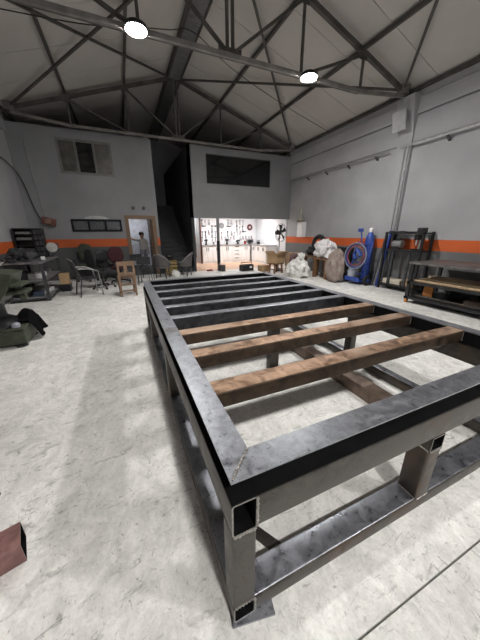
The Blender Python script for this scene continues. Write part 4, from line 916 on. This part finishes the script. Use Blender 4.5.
MB().bbox(.55,1.08,.10,.46,.80,.84,.008).build('work_ledge', GREEN, gm); MB().bbox(.75,1.10,.12,.44,.70,.74,.006).build('lower_ledge', GREEN, gm)
MB().bbox(1.0,1.07,.2,.28,.60,.71,.008).build('bracket', GREEN, gm)
MB().lathe([(.02,-.03),(.09,-.03),(.10,.0),(.09,.03),(.02,.03)], (.70,-.0,.92), 16, 'y').build('hand_wheel', GREYM, gm)
MB().path([(.86,.04,.98),(.95,-.02,1.10),(1.02,-.05,1.16)], .012, 8).build('lever', LIGHTM, gm); MB().blob((1.02,-.05,1.17), (.022,)*3, 0, 1, 0, 10, 8).build('lever_knob', BLACK, gm)
MB().lathe([(.01,.0),(.05,.0),(.05,.04),(.03,.06)], (.9,.10,.262), 14).build('oil_cup', mat('oil_cup_pale',(0.35,0.36,0.42),.5), gm)
MB().blob((.72,.06,.45), (.05,.05,.05), .1, 2, 3, 12, 8).build('lamp_bulb', mat('pale_glass',(0.6,0.58,0.5),.3), gm)
# cloth draped over the corner of the base
m = MB(); NU, NV = 18, 14; vs = []; fs = []
for j in range(NV+1):
    for i in range(NU+1):
        u, v_ = i/NU, j/NV; x = -1.83 + u*.42; y = 3.86 + v_*.36
        over = max(0, x-(-1.595)); z = .275 + .05*noise.noise(Vector((x*8,y*8,1.3))) + .02
        if over > 0: z = z - over*1.3 - .05*abs(noise.noise(Vector((x*3,y*9,4)))); x = -1.59 + over*.55 + .03*math.sin(y*18)
        back = max(0, y-4.20)
        vs.append((x, y, max(z + .12*math.exp(-((u-.45)**2+(v_-.6)**2)*9), .02)))
for j in range(NV):
    for i in range(NU): a = j*(NU+1)+i; fs.append((a,a+1,a+NU+2,a+NU+1))
m.add(vs, fs); cl = m.build('draped_cloth', CLOTH, None, 180); tag(cl, 'black cloth thrown over the corner of the green machine base', 'cloth')
so = cl.modifiers.new('thick', 'SOLIDIFY'); so.thickness = .008

# chairs
def metal_chair():
    t = thing('metal_armchair', 'grey tubular metal armchair with slatted seat beside the workbench', 'chair')
    for s in (-1,1):
        MB().path([(s*.25,-.24,0),(s*.25,-.22,.40),(s*.26,-.20,.60),(s*.26,-.05,.66),(s*.25,.22,.68)], .016, 8).build('arm_rail', GREYM, t)
        MB().path([(s*.24,.26,0),(s*.23,.18,.42),(s*.23,.30,.86)], .016, 8).build('rear_leg', DARKGREY, t)
    MB().path([(-.23,.30,.86),(-.12,.33,.90),(.12,.33,.90),(.23,.30,.86)], .016, 8).build('top_rail', GREYM, t)
    for k in range(7): MB().bar((-.23,-.20+k*.065,.42),(.23,-.20+k*.065,.42),.045,.012).build('seat_slat', DARKGREY, t)
    for k in range(4): MB().bar((-.22,.21+k*.03,.50+k*.10),(.22,.21+k*.03,.50+k*.10),.012,.06).build('back_slat', DARKGREY, t)
    MB().cyl((-.25,-.22,.40),(.25,-.22,.40),.013).build('front_rail', DARKGREY, t); return t
mc = place(metal_chair(), (-1.13,6.85,0), 1.9)
def wooden_chair():
    t = thing('wooden_chair', 'worn bare wooden chair with ladder back near the frame corner', 'chair')
    for s in (-1,1):
        MB().bar((s*.17,-.19,0),(s*.17,-.21,.84),.04,.045).build('rear_leg', WOODC, t); MB().bar((s*.17,.17,0),(s*.17,.16,.44),.04,.04).build('front_leg', WOODC, t)
        MB().bar((s*.17,-.19,.20),(s*.17,.17,.20),.025,.03).build('side_stretcher', WOODC, t)
    MB().bbox(-.20,.20,-.18,.21,.44,.47,.008).build('seat', WOODC, t)
    for z, h in ((.79,.10),(.56,.05)): MB().box(-.15,.15,-.218,-.196,z-h/2,z+h/2).build('back_rail', WOODC, t)
    MB().box(-.05,.03,-.215,-.200,.585,.74).build('back_splat', WOODC, t)
    for z in (.14,.30): MB().bar((-.17,-.19,z),(.17,-.19,z),.025,.03).build('back_stretcher', WOODC, t)
    MB().bar((-.17,.17,.22),(.17,.17,.22),.025,.03).build('front_stretcher', WOODC, t); return t
place(wooden_chair(), (-.24,6.42,0), .1)
def office_chair(fab, label, hb=.5):
    t = thing('office_chair', label, 'chair', group=None)
    MB().blob((0,0,.47), (.25,.25,.06), .1, 2, 2, 22, 12).build('seat', fab, t)
    MB().blob((0,.25,.47+hb*.72), (.23,.05,hb/2), .08, 2, 5, 22, 12).build('backrest', fab, t)
    MB().path([(0,.08,.42),(0,.26,.44),(0,.29,.75)], .02, 8).build('back_stem', BLACKM, t); MB().cyl((0,0,.08),(0,0,.43),.026).build('gas_column', BLACKM, t)
    for k in range(5):
        a = 2*PI*k/5+.3; e = (.29*math.cos(a), .29*math.sin(a))
        MB().bar((0,0,.11),(*e,.075),.045,.03).build('base_spoke', BLACKM, t); MB().lathe([(.01,-.02),(.028,-.02),(.028,.02),(.01,.02)], (*e,.028), 10, 'x').build('caster', RUBBER, t)
    for s in (-1,1): MB().path([(s*.24,.1,.46),(s*.29,.08,.56),(s*.29,-.02,.66),(s*.29,.16,.66)], .016, 8).build('armrest', BLACKM, t)
    return t
place(office_chair(FABRIC, 'black swivel office chair between the metal and wooden chairs'), (-.86,7.62,0), 2.2)
place(office_chair(MAROON, 'dark red swivel office chair behind the wooden chair'), (-.38,8.25,0), .3)
place(office_chair(OLIVE, 'olive grey swivel office chair against the office wall', .56), (-1.42,9.12,0), -.25)
place(office_chair(BLACK, 'black swivel office chair with low back near the door', .4), (-.80,8.98,0), .4)
def stack_chair():
    t = thing('stacking_chair', 'dark blue-grey metal chair standing before the office door', 'chair')
    for s in (-1,1):
        MB().path([(s*.19,-.2,0),(s*.18,-.17,.43),(s*.18,.17,.44),(s*.19,.22,.80)], .013, 8).build('side_frame', DARKGREY, t); MB().path([(s*.2,.24,0),(s*.18,.15,.43)], .013, 8).build('rear_leg', DARKGREY, t)
    MB().bbox(-.2,.2,-.19,.17,.44,.465,.01).build('seat', FABRIC, t); MB().bbox(-.19,.19,.19,.215,.60,.82,.008).build('backrest', FABRIC, t); return t
sc1 = stack_chair(); place(sc1, (.32,7.75,0), 2.9)
dup(sc1, (.20,8.55,0), .4, 'dark blue-grey metal chair close to the office door casing')
def wicker_chair(label, tilt=0):
    t = thing('wicker_armchair', label, 'chair')
    WK = mat('grey_wicker', (0.085,0.08,0.08), .75, 0, .4, 40, .4)
    vs = []; fs = []; N, Mv = 18, 6
    for j in range(Mv+1):
        for i in range(N+1):
            a = PI*(-.12+1.24*i/N); h = .36+.30*max(0,math.sin(a))**1.2*j/Mv+.14*j/Mv; r = .24+.06*j/Mv
            vs.append((r*math.cos(a), r*math.sin(a), h))
    for j in range(Mv):
        for i in range(N): q = j*(N+1)+i; fs.append((q,q+1,q+N+2,q+N+1))
    sh = MB().add(vs, fs).build('shell', WK, t, 180); so = sh.modifiers.new('thick','SOLIDIFY'); so.thickness = .025
    MB().lathe([(.25,.34),(.265,.36),(.25,.39),(.02,.395)], (0,.0,0), 20).build('seat', WK, t)
    for a in (.7,2.4,3.9,5.5): MB().bar((.24*math.cos(a),.24*math.sin(a),0),(.21*math.cos(a),.21*math.sin(a),.36),.03,.03).build('leg', DARKGREY, t)
    MB().path([((.30)*math.cos(a),(.30)*math.sin(a),.50+.30*max(0,math.sin(a))**1.2) for a in [PI*(-.12+1.24*i/N) for i in range(N+1)]], .018, 8).build('rim', mat('rim_grey',(0.2,0.2,0.2),.6), t)
    return t
place(wicker_chair('grey wicker armchair with its back to the hall near the door'), (.92,8.62,0), 2.6)
place(wicker_chair('grey wicker armchair standing before the foot of the stairs'), (1.72,8.80,0), 4.1)
cs = thing('wooden_crate_stack', 'yellowish wooden slat crate beside the stair foot', 'crate', (1.30,9.25,0), .1)
for z in (.04,.16,.28,.40):
    for y in (-.17,.17): MB().box(-.2,.2,y-.01,y+.01,z,z+.08).build('slat', mat('crate_wood',(0.30,0.22,0.09),.7,0,.2,8), cs)
    for x in (-.19,.19): MB().box(x-.01,x+.01,-.155,.155,z,z+.08).build('slat', mat('crate_wood',(0.30,0.22,0.09),.7), cs)
for x in (-.16,.16):
    for y in (-.14,.14): MB().box(x-.015,x+.015,y-.015,y+.015,0,.50).build('corner_post', WOODC, cs)
MB().box(-.2,.2,-.18,.18,.50,.515).build('lid', mat('crate_wood',(0.30,0.22,0.09),.7), cs)
hm = thing('black_helmet', 'black welding helmet lying on the wooden crate', 'helmet', (1.28,9.23,.516))
MB().blob((0,0,.11), (.14,.12,.12), .1, 2, 2, 20, 12, 0.0).build('shell', BLACK, hm); MB().bbox(-.07,.07,-.13,-.10,.08,.15,.006).build('visor', GLASSD, hm)
tag(MB().blob((1.36,8.62,.10), (.13,.11,.13), .3, 2.5, 5, 20, 12, 0.0).build('white_bag', SACK), 'small crumpled white bag on the floor by the wicker chairs', 'bag')
